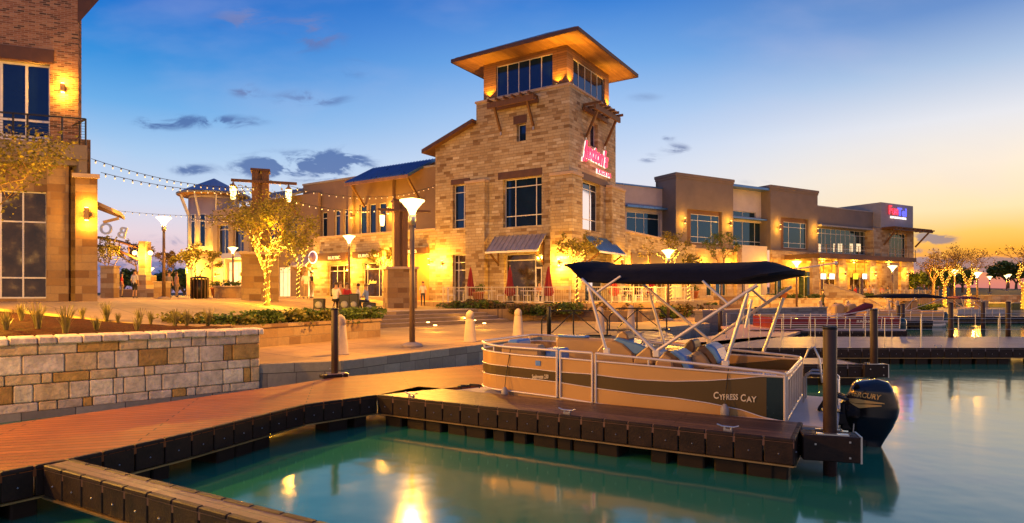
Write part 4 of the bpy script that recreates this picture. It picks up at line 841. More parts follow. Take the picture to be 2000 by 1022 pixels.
# left section with recess and storefronts
sB = X(416,430,-.2)[0]; zL = X(453,407,-.2)[1]; dl = .6
lh = [wl_('x',-.2,424,446,(425,440),(425,500),(435,),((425,449),), rec=.25), wl_('x',-.2,455,476,(455,437),(455,492),(466,),((455,447),), rec=.25),
      wl_('x',-.2,443,472,(443,512),(443,580),(450,462),((443,528),), gm=m_winglow)]
s590 = X(592,480,-.2)[0]; s497 = X(487,480,-.2)[0]
MB().wall('x', -.2, s497, sB, D0-.3, zL, lh, .3).box(.11,6,sB-.3,sB-.001,D0-.3,zL-.01).build('left_front', pm('tan_stucco', (.34,.25,.17), .9, var=.12, vs=.8), lwg, dz=D0)
lh2 = [wl_('x',.5,542,567,(542,522),(542,585),(549,558),((542,532),), gm=m_winglow), wl_('x',.5,597,614,(597,522),(597,585),(605,),((597,535),), gm=m_winglow), wl_('x',.5,500,530,(500,522),(500,585),(515,),(), gm=m_goldwin), wl_('x',.5,520,545,(520,430),(520,478),(532,)), wl_('x',.5,556,580,(556,424),(556,474),(568,))]
zM = X(560,384,.5)[1]
MB().wall('x', .5, s616-.02, s497-.02, D0-.3, zM, lh2, .3).build('middle_front', m_taupeL, lwg, dz=D0)
r0, r1 = X(467,399,-1.0), X(560,384,-1.0)
s2 = MB().slab([(-1,r1[0],zL+.15),(-1,r0[0],zL+.15),(2.6,r0[0],zL+1.5),(2.6,r1[0],zL+1.5)], (0,0,.15))
for i in range(16): a = r1[0]+(r0[0]-r1[0])*i/15; s2.bar((-1,a,zL+.33),(2.6,a,zL+1.68),.05,.08)
s2.build('shed_roof', m_roof, lwg, dz=D0)
MB().bar((-.7,r0[0]-.3,zL+.2),(-.2,r0[0]-.3,zL-1.1),.14,.16).bar((-.7,r1[0]+.4,zL+.2),(.45,r1[0]+.4,zL-1.3),.14,.16).each('strut', m_timber, lwg, dz=D0)
c0_, c1_ = X(497,500,-2.2)[0], X(432,500,-2.2)[0]; zc = X(440,500,-2.2)[1]
MB().box(-2.2,-.21,c0_,c1_,zc-.25,zc+.25).box(-2.15,-2.0,c1_-.3,c1_-.15,D0,zc-.25).build('flat_canopy', m_frame, lwg, dz=D0)
aw0, aw1 = X(586,500,.5)[0], X(618,500,.5)[0]; awning(lwg, 'x', .48, aw0, aw1, X(600,499,.5)[1], X(600,519,-.6)[1], 1.1, pm('mauve_stripe', (.4,.33,.4), .5, .3, var=.3, vs=9), D0, 8)
# sign bands with lettering (signs are their own things)
m_letter = pm('ivory_letters', (.8,.72,.55), .5, emis=(1,.8,.45), es=.35, var=.05)
for s_, x0, x1, yt, yb, tx, lb in (("RUSTIC",623,681,496,511,(641,664),'dark sign band with ivory letters nearest the striped awning'),("EUROPEAN",693,746,492.5,505.5,(700,739),'dark sign band with ivory letters above the window with yellow script'),("BISTRO",793,839,485.5,497,(796,813),'brown sign band behind the near street lamp pole')):
    a0, z1 = X(x0,yt); a1, z0 = X(x1,yb+ (0 if x0<700 else 0)); z0 = X(x0,yb)[1]; p = GF.w(-.2,(a0+a1)/2); t = thing('shop_sign', lb, 'shop sign', (p[0],p[1],(z0+z1)/2), GF.rz, 'dark shop sign bands')
    hh = (z1-z0)/2; wd = abs(a0-a1)/2; MB().box(-.08,.196,-wd,wd,-hh,hh).build('board', m_dkbrown, t)
    m, l, _ = wall_text(GF,'x',-.3,s_,tx[0],tx[1],(yt+yb)/2+3.2,6.2,None,'','', bold=.015); o = m.build('lettering', m_letter, t); d_ = Vector(l)-Vector(t.location); o.location = (-.1, d_.x*GF.uy[0]+d_.y*GF.uy[1], d_.z)
t = wall_text(GF,'x',.0,"Jules",716,732,556,9,pm('yellow_script', (.8,.6,.1), .4, emis=(1,.7,.1), es=.9),'window_sign','small yellow script sign inside the shop window behind the musicians','sign', shear=.3, bold=.02, out=-.2, ext=.01)
a, z = X(613,503,-.6); p = GF.w(-.7,a); t = thing('round_sign', 'round white lit sign on the corner of the striped awning', 'sign', (p[0],p[1],z), GF.rz)
MB().tube([(0,.5*math.cos(i*math.pi/10),.5*math.sin(i*math.pi/10)) for i in range(21)], .06, 6).build('ring', m_halo, t); MB().add([(-.02,.35,-.25),(-.02,-.35,-.25),(-.02,0,.4)], [(0,1,2)]).build('emblem', m_halo, t); MB().lathe([(.46,0),(.46,.05)], 20).build('disc', pm('violet_disc', (.2,.12,.3), .5), t).rotation_euler = (0,-math.pi/2,0)
for px, py, pw, lb in ((693,421,120,'upper storey wall lamp left of the trio of windows'),(765,413,120,'upper storey wall lamp under the shed roof near the column'),):
    sconce(GF,'x',dU-.35,px,py,lb,pw, out=.4, h=.45)
for px, py, lb in ((619,525,'wall lamp beside the striped awning'),(688,523,'wall lamp between the two ivory lettered shop signs'),(752,515,'wall lamp right of the window with yellow script'),(783,512,'wall lamp left of the orange panel'),(846,512,'wall lamp right of the orange panel')): sconce(GF,'x',0,px,py,lb,330, out=.5, h=.4)
sconce(GF,'x',-.2,429,536,'wall lamp beside the far left storefront',280, out=.5, h=.4); sconce(GF,'x',-.2,480,536,'wall lamp right of the far left storefront',280, out=.5, h=.4)
# round turret
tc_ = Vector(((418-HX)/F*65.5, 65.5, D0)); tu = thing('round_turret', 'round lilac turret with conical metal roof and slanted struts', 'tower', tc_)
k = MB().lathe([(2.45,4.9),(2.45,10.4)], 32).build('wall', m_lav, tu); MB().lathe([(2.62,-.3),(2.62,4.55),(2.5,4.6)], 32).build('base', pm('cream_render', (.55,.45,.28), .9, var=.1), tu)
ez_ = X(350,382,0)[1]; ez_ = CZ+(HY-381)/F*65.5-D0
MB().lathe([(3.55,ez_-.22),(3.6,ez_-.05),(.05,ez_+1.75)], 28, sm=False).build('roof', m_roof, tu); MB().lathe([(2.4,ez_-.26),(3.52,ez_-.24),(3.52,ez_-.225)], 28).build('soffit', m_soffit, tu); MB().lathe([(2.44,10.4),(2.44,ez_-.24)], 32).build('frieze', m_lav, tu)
sm_ = MB()
for i in range(10):
    t_ = 2*math.pi*i/10+.2; c_, s_ = math.cos(t_), math.sin(t_); sm_.bar((2.47*c_,2.47*s_,ez_-2.5),(3.3*c_,3.3*s_,ez_-.3),.13,.16)
sm_.each('strut', m_frame, tu)
for ang in (-2.0, -1.55, -2.5):
    R_ = Matrix.Rotation(ang+math.pi/2, 4, 'Z'); w_ = MB().box(-.3,.3,-2.52,-2.40,5.3,8.7); w_.v = [tuple(R_ @ Vector(v)) for v in w_.v]; w1 = w_.build('window', m_frame, tu)
    w_ = MB().box(-.23,.23,-2.53,-2.5,5.37,7.9).box(-.23,.23,-2.53,-2.5,8.0,8.63); w_.v = [tuple(R_ @ Vector(v)) for v in w_.v]; w_.build('pane', m_glass, w1)
for i in range(5):
    an = -2.45+i*.3; l = point(tu, (2.72*math.cos(an),2.72*math.sin(an),4.95), 14, (1,.52,.1), .08)
MB().lathe([(2.5,4.602),(2.95,4.62),(2.95,4.8),(2.5,4.82)], 32).build('light_ledge', m_conc, tu)
MB().lathe([(2.6,4.821),(2.8,4.83),(2.6,4.86)], 32).build('glow_strip', m_lampw, tu)
p = tc_+Vector((-1.2,-3.1,2.9)); t = thing('wall_lamp', 'wall lamp on the yellow lit base of the round turret', 'wall lamp', p); MB().box(-.1,.1,-.1,.1,-.25,.25).build('body', m_pole, t); MB().box(-.08,.08,-.08,.08,-.29,-.252).build('diffuser', m_lamp, t); point(t, (0,-.5,0), 500, (1,.6,.08), .1)
# ---------------------------------------------------------------- near left brick building
LFr = Fr(((195-HX)/F*24, 24.0), (.94,.34)); N0 = 1.87
lb_ = thing('brick_building', 'red brick and tan stone building with balcony at the left edge', 'building', (*LFr.o, N0), LFr.rz)
Hn = lambda px, py, d=0: LFr.hit(px, py, 'y', d); wn = lambda *a, **k: window(lb_, LFr, *a, dz=N0, **k)
XL = -9.0; sh = (-.671, 1)   # side runs away hidden behind the front
g_h = [wn('y',.3,-40,90,(90,375),(90,583),(-2,42),((90,434),(90,543)), rec=.15, gm=m_shop)]
zs = Hn(100,325,.3)[1]
MB().wall('y', .3, XL, Hn(92,400,.3)[0]+.02, N0-.3, zs, g_h, .3).build('shop_wall', m_stoneL, lb_, dz=N0)
a0, a1, a2, a3 = Hn(92,450)[0], Hn(134,450)[0], Hn(147,450,-.3)[0], 0.0
MB().box(a0,a1,.0,.6,N0-.3,zs).box(a1+.001,a2+.1,.25,.6,N0-.3,zs-.1).each('pier', m_stoneL, lb_, dz=N0)
zc_ = Hn(170,340,-.3)[1]
MB().prism([(a2,-.3),(0,-.3),(0+sh[0]*1.2,-.3+1.2),(a2,.9)], N0-.3, zc_-.16).build('pilaster', m_stoneL, lb_, dz=N0); MB().prism([(a2-.08,-.4),(.1,-.4),(.1-.85,.95),(a2-.08,.95)], zc_-.158, zc_).build('pier_cap', m_conc, lb_, dz=N0)
bz0, bz1 = Hn(100,334,-.2)[1], Hn(100,281,-.2)[1]; bx1 = Hn(173,300,-.2)[0]
MB().prism([(XL,-.2),(bx1-.25,-.2),(bx1-1.3,1.6),(XL,1.6)], zs+.002, bz1-.55).prism([(XL,-.35),(bx1,-.35),(bx1-1.2,1.62),(XL,1.62)], bz1-.548, bz1).prism([(bx1-.3,-.3),(bx1-.02,-.3),(bx1-.4,.4),(bx1-.7,.4)], zc_+.002, bz1-.55).each('balcony_band', m_stucco, lb_, dz=N0)
MB().prism([(Hn(150,290,.35)[0],.35),(Hn(177,290,.35)[0],.35),(Hn(177,290,.35)[0]-.9,1.7),(Hn(150,290,.35)[0]-.9,1.7)], zc_, Hn(160,272,.35)[1]).build('corner_block', m_stoneL, lb_, dz=N0)
bd_ = 1.3; bh = [wn('y',bd_,-60,97,(97,126),(97,278),(-2,48),((97,237),(97,268),), rec=.2, fw=.09)]
bx = Hn(153,200,bd_)[0]; bt = 20.5
MB().wall('y', bd_, XL, bx, bz1-.3, bt, bh, .4).prism([(bx,bd_),(bx,bd_+.4),(bx-6,bd_+9),(bx-6.4,bd_+9)][0:4], bz1-.3, bt-.01).build('brick_wall', m_brick, lb_, dz=N0)
l0 = Hn(106,100,bd_)[0]; MB().box(XL,l0,bd_-.06,bd_+.2,Hn(97,124,bd_)[1]+.01,Hn(97,98,bd_)[1]).build('lintel', m_dkbrown, lb_, dz=N0)
za_, zb_ = Hn(162,41,bd_)[1], Hn(197,3,bd_)[1]; xo = Hn(197,3,bd_)[0]
MB().hexa([(bx+.01,bd_-.05,za_-.1),(bx+.04,bd_-.05,za_-.1),(bx-2.6,bd_+4,za_-.1),(bx-2.65,bd_+4,za_-.1)],[(bx+.01,bd_-.05,zb_+.6),(xo,bd_-.05,zb_+.1),(xo-2.66,bd_+4,zb_+.1),(bx-2.65,bd_+4,zb_+.6)]).build('roof_overhang', m_dkbrown, lb_, dz=N0)
# balcony railing
rt = bz1+1.0; ra = [Hn(p,260,-.3)[0] for p in (25,53,121,167)]; rl = MB()
for x in ra: rl.box(x-.025,x+.025,-.3,-.25,bz1,rt)
rl.box(XL,ra[-1],-.31,-.24,rt,rt+.05)
for i in range(1,9): rl.box(XL,ra[-1],-.28,-.27,bz1+i*.105,bz1+i*.105+.012)
q_ = LFr.loc(*dp(155,260,24.9)[:2]); rl.bar((ra[-1],-.28,rt+.02),(ra[-1]-.75,.95,rt+.02),.06,.05).box(ra[-1]-.4,ra[-1]-.35,.35,.4,bz1,rt)
rl.build('balcony_rail', m_black, lb_, dz=N0)
# little side canopy with bracket, right of the pilaster
MB().slab([(-.2,.1,Hn(195,398)[1]),(.72,.0,Hn(225,421)[1]),(.5,1.6,Hn(225,421)[1]),(-.6,1.6,Hn(195,398)[1])], (0,0,.14)).bar((.02,.4,Hn(195,432)[1]),(.55,.4,Hn(215,424)[1]),.1,.1).build('side_canopy', m_conc, lb_, dz=N0)
sconce(LFr,'y',bd_,125,174,'wall lamp on the red brick wall above the balcony',90, out=.15, h=.32)
sconce(LFr,'y',-.3,172,419,'wall lamp on the tan stone pilaster at left',75, out=.18, h=.45)
# ================================================================ PONTOON BOAT
BF = Fr((-.42,10.62), (.87,-.494)); WB = 2.5; RC = .42
hb = lambda px, py, d=0: BF.hit(px, py, 'y', d)
boat = thing('pontoon_boat', 'champagne and dark brown pontoon boat with black canopy tied to the finger dock', 'pontoon boat', (*BF.o, 0), BF.rz)
m_champ = pm('champagne_panel', (.58,.32,.10), .35, .15, var=.05, vs=1); m_dark = pm('bronze_panel', (.10,.062,.014), .35, .2, var=.06, vs=1)
m_alu = pm('brushed_rail', (.78,.66,.54), .33, .35, var=.05); m_tan = pm('tan_vinyl', (.42,.26,.12), .5, var=.08); m_blue = pm('blue_vinyl', (.1,.25,.6), .4, var=.1); m_choc = pm('brown_vinyl', (.09,.05,.035), .5, var=.1)
m_canvas = pm('navy_black_canvas', (.009,.009,.014), .95, var=.3, vs=4, bump=.4, bs=7); m_canvas.node_tree.nodes['Principled BSDF'].inputs['Specular IOR Level'].default_value = .15; m_silver = pm('silver_deck', (.5,.44,.4), .6, var=.1)
def poly_f(pts):
    q = sorted(hb(*p) for p in pts)
    def f(x):
        if x <= q[0][0]: return q[0][1]
        for (a,b),(c,d) in zip(q, q[1:]):
            if x <= c: t = (x-a)/(c-a); return b+(d-b)*t
        return q[-1][1]
    return f
zt_ = poly_f([(952,670),(1000,678),(1090,685),(1160,690),(1250,699),(1330,707),(1516,728),(1535,732)])
z2_ = poly_f([(952,684),(1030,695),(1088,699),(1157,705),(1250,713),(1330,720),(1493,733),(1535,737)])
zb1 = poly_f([(950,709.6),(1086,726),(1157,731),(1200,737),(1250,742),(1316,745),(1383,743.5),(1450,739),(1488,735),(1535,738)])
zb0 = poly_f([(950,729.5),(1086,746),(1157,757.5),(1250,770),(1316,777),(1383,787),(1450,801),(1490,815),(1535,824)])
z0_ = poly_f([(950,757),(1090,776),(1157,787),(1250,800),(1500,820),(1535,824)])
XS = hb(1533,780)[0]
BOW = .30
def pxy(x, side=0, off=0):
    y = 0 if x >= RC else RC-math.sqrt(max(0, RC*RC-(RC-x)**2))
    y -= off if x >= RC*.5 else off*.7
    x -= BOW*max(0, 1-x/1.0)
    return (x-(off*.7 if x < RC*.5 else 0), y if side == 0 else WB-y)
def strip(mb, x0, x1, fa, fb, side=0, off=0, mi=0, n=None):
    n = n or max(2, int((x1-x0)/.08)); xs = [x0+(x1-x0)*(i/n)**(1.6 if x0 < .05 else 1) for i in range(n+1)]
    for a, b in zip(xs, xs[1:]):
        pa, pb = pxy(a,side,off), pxy(b,side,off); mb.quad((*pa,fa(a)),(*pb,fa(b)),(*pb,fb(b)),(*pa,fb(a)),mi)
def rail(mb, x0, x1, f, r=.022, side=0, off=0, dz=0, n=None):
    n = n or max(2, int((x1-x0)/.08)); mb.tube([(*pxy(x0+(x1-x0)*(i/n)**(1.6 if x0 < .05 else 1),side,off), f(x0+(x1-x0)*(i/n)**(1.6 if x0 < .05 else 1))+dz) for i in range(n+1)], r, 8)
g1, g2, g3, g4 = hb(1088,730)[0], hb(1095,730)[0], hb(1157,735)[0], hb(1164,735)[0]
for side in (0, 1):
    for k, (a, b) in enumerate(((0,g1),(g2,g3),(g4,XS))):
        nm = ['bow_panel','gate','side_panel'][k]
        m = MB(); strip(m,a,b,zb1,z2_,side); p = m.build(nm, m_champ, boat); m = MB(); strip(m,a,b,z0_,zb0,side); m.build('lower_panel', m_champ, p)
        m = MB(); strip(m,a,b,zb0,zb1,side,.003); m.build('dark_band', m_dark, p)
        r = MB(); lo = lambda x: z0_(x)-.0
        rail(r,a,b,zt_,.021,side,.01); rail(r,a,b,z2_,.016,side,.012); rail(r,a,b,lo,.016,side,.012); rail(r,a,b,zb1,.008,side,.01); rail(r,a,b,zb0,.008,side,.01)
        for e in (a,b):
            x_ = min(max(e,.001),XS); q_ = pxy(x_,side,.01); r.tube([(*q_,z0_(x_)),(*q_,zt_(x_))], .019, 8)
        if k == 2:
            for px in (1267,1492): x_ = hb(px,715)[0]; q_ = pxy(x_,side,.01); r.tube([(*q_,z2_(x_)),(*q_,zt_(x_))], .014, 6)
        if k == 0: x_ = hb(985,690)[0]; q_ = pxy(x_,side,.01); r.tube([(*q_,z2_(x_)),(*q_,zt_(x_))], .014, 6)
        r.build('rail', m_alu, p)
# front panel of the bow
m = MB(); zc = lambda f: f(0)
m.box(-.004-BOW,-BOW,RC,WB-RC,zc(z0_),zc(z2_)).box(-.006-BOW,-.0045-BOW,RC,WB-RC,zc(zb0),zc(zb1),1); p = m.build('front_panel', [m_champ,m_dark], boat)
r = MB()
for f, w in ((zt_,.021),(z2_,.016),(z0_,.016)): r.tube([(-.008-BOW,RC,zc(f)),(-.008-BOW,WB-RC,zc(f))], w, 8)
r.build('rail', m_alu, p)
# stern panel: posts and clear panels
st_ = MB(); zs0, zs1 = z0_(XS), zt_(XS); a_ = MB()
for i in range(8):
    y = .04+(WB-.08)*i/7; st_.bar((XS+.01,y,zs0),(XS+.01,y,zs1-.03), .05, .05)
st_.tube([(XS,.02,zs1),(XS+.03,.3,zs1),(XS+.03,WB-.3,zs1),(XS,WB-.02,zs1)], .022, 8).tube([(XS+.02,.02,zs1-.08),(XS+.02,WB-.02,zs1-.08)], .018, 8).tube([(XS+.02,.02,zs0+.02),(XS+.02,WB-.02,zs0+.02)], .022, 8)
a_.box(XS-.01,XS,.03,WB-.03,zs0,zs1-.06); p = a_.build('stern_panel', m_champ, boat); st_.build('stern_posts', m_alu, p)
MB().add([(hb(1497,780)[0],-.006,zs0),(XS,-.006,zs0),(XS,-.006,zs1-.04),(hb(1497,780)[0],-.006,zs1-.04)], [(0,1,2,3)]).build('corner_band', pm('teal_black_panel', (.012,.03,.035), .25, .3), boat)
# deck, pontoons
dk = MB().prism([(-.98,.14),(-.84,-.02),(XS+.62,-.02),(XS+.62,WB+.02),(-.84,WB+.02),(-.98,WB-.14)], .36, .455); dk.build('deck', m_silver, boat, bevel=.01)
MB().box(-.62,XS+.6,-.05,-.022,.36,.45).build('rub_rail', m_alu, boat)
for y in (.42, WB-.42): MB().tube([(-.95,y,.25),(-.7,y,.16),(-.3,y,.09),(XS+.4,y,.09),(XS+.6,y,.15)], [.03,.16,.27,.27,.2], 14).build('pontoon', m_alu, boat)
m = MB().tube([(-.5,.2,.5),(-.5,.2,.56),(-.3,.2,.56),(-.3,.2,.5)], .012, 6); m.build('bow_cleat', m_black, boat)
# seats and console (side outlines swept across the boat)
def sweep(name, pts, y0, y1, mat, parent=boat, bev=.025):
    q = [hb(*p, y0) for p in pts]; n = len(q); m = MB().add([(x,y0,z) for x,z in q]+[(x,y1,z) for x,z in q], [tuple(range(n)), tuple(range(2*n-1,n-1,-1))]+[(i,n+i,n+(i+1)%n,(i+1)%n) for i in range(n)])
    return m.build(name, mat, parent, bevel=bev)
zz = .46
m = MB().box(.25,1.95,WB-.55,WB-.32,zz,zz+.42).box(.25,1.95,WB-.31,WB-.05,zz,1.30); b1 = m.build('bow_bench', m_tan, boat, bevel=.04); MB().box(.28,.9,WB-.3,WB-.06,1.302,1.345).build('blue_cushion', m_blue, b1, bevel=.02)
m = MB().box(.3,1.05,.32,.6,zz,zz+.42).box(.22,.98,.06,.31,zz,1.33); b2 = m.build('bow_bench', m_tan, boat, bevel=.05); MB().box(1.0,1.3,.2,.55,zz,1.27).build('blue_cushion', m_blue, b2, bevel=.03); MB().box(.1,.32,.5,1.0,zz,1.36).build('blue_cushion', m_blue, b2, bevel=.03)
con = sweep('console', [(1160,705),(1166,685),(1180,668),(1196,664),(1215,672),(1235,690),(1240,715)], 1.45, 2.1, m_tan)
sweep('dashboard', [(1192,668),(1204,659),(1246,672),(1268,681),(1243,694),(1225,690),(1212,676)], 1.5, 2.05, m_blue, con); sweep('wind_guard', [(1201,661),(1207,652),(1216,646),(1225,654),(1228,664)], 1.6, 2.0, m_tan, con)
tb = MB().tube([(x,2.02-.0,z) for x,z in (hb(1165,690,1.4),hb(1170,674,1.4),hb(1178,668,1.4))], .016, 6); tb.v = [(x,1.42,z) for x,y,z in tb.v] if 0 else tb.v; tb.build('grab_rail', m_alu, con)
wx, wz = hb(1240,684,1.6); MB().tube([(wx+.05*math.sin(i*math.pi/8)+.06,1.75+.17*math.cos(i*math.pi/8),wz+.0+.15*math.sin(i*math.pi/8)) for i in range(17)], .014, 6).build('steering_wheel', m_black, con)
def chair(pts_seat, pts_back, y0, y1, top):
    s_ = sweep('helm_chair', pts_seat, y0, y1, m_tan); sweep('backrest', pts_back, y0+.02, y1-.02, m_choc, s_); sweep('blue_back', top, y0-.01, y1+.01, m_blue, s_)
chair([(1236,712),(1240,696),(1262,678),(1272,682),(1276,712)], [(1262,678),(1274,676),(1284,690),(1284,712),(1274,712)], 1.2, 1.7, [(1270,684),(1276,680),(1290,692),(1290,700)])
chair([(1278,722),(1280,706),(1296,690),(1312,700),(1316,724)], [(1293,692),(1300,685),(1318,686),(1330,700),(1338,724),(1316,724),(1310,704)], .35, .85, [(1306,687),(1322,684),(1338,696),(1352,722),(1338,726),(1326,702)])
chair([(1349,720),(1350,690),(1366,684),(1380,700),(1392,720)], [(1356,688),(1364,676),(1382,674),(1396,690),(1404,712),(1392,716),(1378,694)], .5, 1.05, [(1374,674),(1384,671),(1398,680),(1412,706),(1402,713),(1392,694)])
sweep('helm_chair', [(1326,700),(1338,672),(1347,664),(1353,664),(1358,676),(1350,704)], 1.5, 1.95, m_choc); 
m = MB().box(3.95,XS-.1,.25,.75,zz,zz+.38).box(3.95,XS-.1,.06,.24,zz,z2_(4.2)+.0); m.build('stern_bench', m_blue, boat, bevel=.04)
MB().box(3.2,XS-.15,WB-.6,WB-.08,zz,zz+.42).build('stern_bench', m_tan, boat, bevel=.04)
MB().box(RC,XS-.02,.01,.05,zz,zz+.3).build('inner_liner', m_tan, boat)
# canopy
xn0 = hb(1097,515,.05)[0]; xn1 = hb(1500,558,.05)[0]; xm1 = BF.hit(1572,530,'y',1.25)[0]
can = MB(); NX, NY = 40, 18; top, bot = [], []
def sst(a, b, x): x = min(1, max(0, (x-a)/(b-a))); return x*x*(3-2*x)
for i in range(NX+1):
    f = i/NX; rt_, rb_ = [], []
    for j in range(NY+1):
        g = j/NY; y = .04+(WB-.08)*g; c = max(0, math.sin(math.pi*g))**.5; xe = xn1+(xm1-xn1)*math.sin(math.pi*g)**.7; x = xn0+.05+(xe-xn0-.05)*f+(-.05*c*(1-f))
        zb_ = 2.375-.015*f+.27*(1-sst(0,.13,f))+.09*sst(.84,1,f)+.03*sst(.75,1,f)*c; hgt = (.33-.02*f)*c*sst(-.25,.10,f)*(1-.8*sst(.84,1.0,f))
        hgt = min(hgt, .34*c) if f > .1 else hgt*(.25+.75*f/.1)
        zt_v = zb_+max(.015,hgt)+.004*math.sin(f*16+g*2); rt_.append((x,y,zt_v)); rb_.append((x,y,zb_-.012))
    top.append(rt_); bot.append(rb_)
can.grid(top); can.grid([r[::-1] for r in bot])
for rows in (([r[0] for r in top],[r[0] for r in bot]), ([r[-1] for r in bot],[r[-1] for r in top]), (top[-1],bot[-1]), (bot[0],top[0])): can.grid([list(rows[0]), [(p[0],p[1],p[2]) for p in rows[1]]])
o = can.build('canopy', m_canvas, boat)
def pole(mb, a, b, y, r=.021):
    (xa, za_), (xb, zb_) = hb(*a, y), hb(*b, y); mb.tube([(xa,y,za_),(xb,y,zb_)], r, 8)
for y, ls in ((.03, [((1136,545),(1282,688)),((1150,562),(1184,686)),((1212,540),(1166,571)),((1479,557),(1276,690)),((1460,573),(1417,711)),((1372,549),(1420,592)),((1468,585),(1456,640))]),
              (WB-.03, [((1246,548),(1386,665)),((1268,573),(1297,672)),((1546,560),(1383,668)),((1530,582),(1491,687)),((1467,565),(1498,592)),((1522,600),(1508,650))])):
    for a, b in ls: m = MB(); pole(m, a, b, y, .026 if abs(a[1]-b[1]) > 90 else .019); m.build('canopy_pole', m_alu, boat)
for px, py, y in ((1282,690,.03),(1185,686,.03),(1386,667,WB-.03),(1417,711,.03)):
    x, z = hb(px,py,y); MB().box(x-.05,x+.05,y-.03,y+.03,z-.06,z+.05).build('pole_bracket', m_alu, boat, bevel=.012)
x, z = BF.hit(1560,525,'y',1.25); x2, z2 = BF.hit(1632,514,'y',1.25); m = MB().tube([(x,1.25,z),(x2,1.25,z2)], .012, 6).ball((x2,1.25,z2), .03, 6); m.build('stern_light_pole', m_alu, boat)
# ladder at the stern
m = MB()
for y in (1.75, 2.2):
    pts = [hb(px,py,y) for px,py in ((1572,700),(1580,682),(1590,678),(1600,700),(1606,748))]; m.tube([(x,y,z) for x,z in pts], .017, 8)
    m.tube([(XS+.1,y,.46),(XS+.1,y,.85),(XS+.2,y,.93),(XS+.5,y,.93),(XS+.58,y,.85),(XS+.58,y,.1)], .017, 8)
for k in range(4): m.tube([(XS+.58,1.75,.75-k*.18),(XS+.58,2.2,.75-k*.18)], .015, 6)
m.tube([(XS+.5,.5,.46),(XS+.5,.5,.72),(XS+.5,1.0,.72),(XS+.5,1.0,.46)], .015, 6)
m.each('boarding_ladder', m_steel, boat)
# lettering on the boat
def side_text(s, px0, px1, py0, py1, mat, name, bold=0, shear=0):
    (xa, za_), (xb, zb_) = hb(px0, (py0+py1)/2), hb(px1, (py0+py1)/2); m = text_mb(s, 1, .004, shear, bold); xs = [v[0] for v in m.v]; ys = [v[1] for v in m.v]; w, h = max(xs)-min(xs), max(ys)-min(ys)
    zh = hb(px0,py0)[1]-hb(px0,py1)[1]; hgt = zh*.9; zA, zB = za_, zb_
    m.v = [(xa+(x-min(xs))/w*(xb-xa), -.016-z*.5, zA+(zB-zA)*(x-min(xs))/w+((y-min(ys))/h-.5)*hgt) for x,y,z in m.v]
    return m
side_text("C     C  ", 1394,1467,765,783, None,'')
m_ivory = pm('ivory_decal', (.72,.6,.4), .5, var=.03)
def words(parts, name):
    mm = MB()
    for s_, a, b, t_, u_ in parts: q = side_text(s_, a, b, t_, u_, None, '', .02); mm.add(q.v, q.f)
    mm.build(name, m_ivory, boat)
words([("C",1394,1404,764.5,779.5),("YPRESS",1405,1442,769,781.5),("C",1447,1457,769,785),("AY",1458,1478,773.5,786)], 'lettering')
words([("Seabreeze 230",1040,1072,731,740)], 'model_lettering')
x, z = hb(1051,709.5); MB().box(x-.045,x+.045,-.012,-.004,z-.04,z+.04).build('registration_sticker', m_blue, boat)
# fenders hang from the boat: things of their own
def fender(px, py0, py1, pr, lb):
    x, zt1 = hb(px, py0); zb = hb(px, py1)[1]; xr, zr = hb(*pr); w = BF.w(x, -.09); t = thing('boat_fender', lb, 'fender', (*w, zb), BF.rz, 'fenders on the boat side'); h = zt1-zb
    MB().lathe([(.015,0),(.05,.02),(.062,.06),(.062,h-.06),(.05,h-.02),(.02,h+.02)], 12).build('body', pm('gray_rubber', (.34,.3,.26), .5, var=.1), t)
    MB().tube([(0,0,h),(.0,.05,(zr-zb)*.5),(xr-x,.09,zr-zb)], .007, 5).build('rope', m_black, t)
fender(991,757,777,(997,682),'gray fender hanging near the boat bow'); fender(1418,790,815,(1424,713),'gray fender below the ivory lettering at the boat stern')
r0 = gp(905,757,.5); t = thing('mooring_rope', 'loose black mooring rope lying on the dock at the boat bow', 'rope', r0); rr_ = random.Random(8); pts = [(.12*math.cos(i*.9)*(1-.02*i)+.02*rr_.random(), .09*math.sin(i*.9)*(1-.02*i), .014+.002*i) for i in range(16)]+[(.25,.02,.02),(.45,.12,.02),(.62,.3,.02)]
MB().tube(pts, .011, 6).build('rope', m_black, t)
# ---------------------------------------------------------------- outboard
om = thing('outboard_motor', None, None); om.parent = boat
prof = [(300,165),(420,135),(600,130),(740,165),(810,260),(860,400),(880,480),(862,580),(790,740),(700,880),(655,955),(640,1040),(400,1040),(372,955),(240,800),(198,640),(184,520),(186,400),(212,330),(255,240)]
YC = 1.23; P_ = [BF.hit(1620+a/6.387, 720+b/6.387, 'y', YC) for a, b in prof]; zmx = max(z for x,z in P_); zmn = min(z for x,z in P_)
def xr(z):
    xs = []
    for (a,b),(c,d) in zip(P_, P_[1:]+P_[:1]):
        if (b-z)*(d-z) <= 0 and b != d: xs.append(a+(c-a)*(z-b)/(d-b))
    return (min(xs), max(xs)) if xs else None
def hw(f): return .27*min(1, (max(0,f)/.22)**.6)*min(1, (max(0,1-f)/.12)**.5) if f > .0 else .01
NL, NS = 34, 28; rows = []
for i in range(NL+1):
    f = .002+.996*i/NL; z = zmn+(zmx-zmn)*f; a, b = xr(z); w = max(.03, .09+.19*min(1,max(0,(f-.2)/.3))) if f < .5 else .28
    w *= min(1, ((1-f)/.16)**.5+.12) if f > .84 else 1
    row = []
    for k in range(NS):
        t_ = 2*math.pi*k/NS; c, s_ = math.cos(t_), math.sin(t_); ex = .62; row.append(((a+b)/2+(b-a)/2*math.copysign(abs(c)**ex,c), YC+w*math.copysign(abs(s_)**ex,s_), z))
    rows.append((row, a, b, w))
m = MB(); vs = [p for r_ in rows for p in r_[0]]; fs = []; mi = []
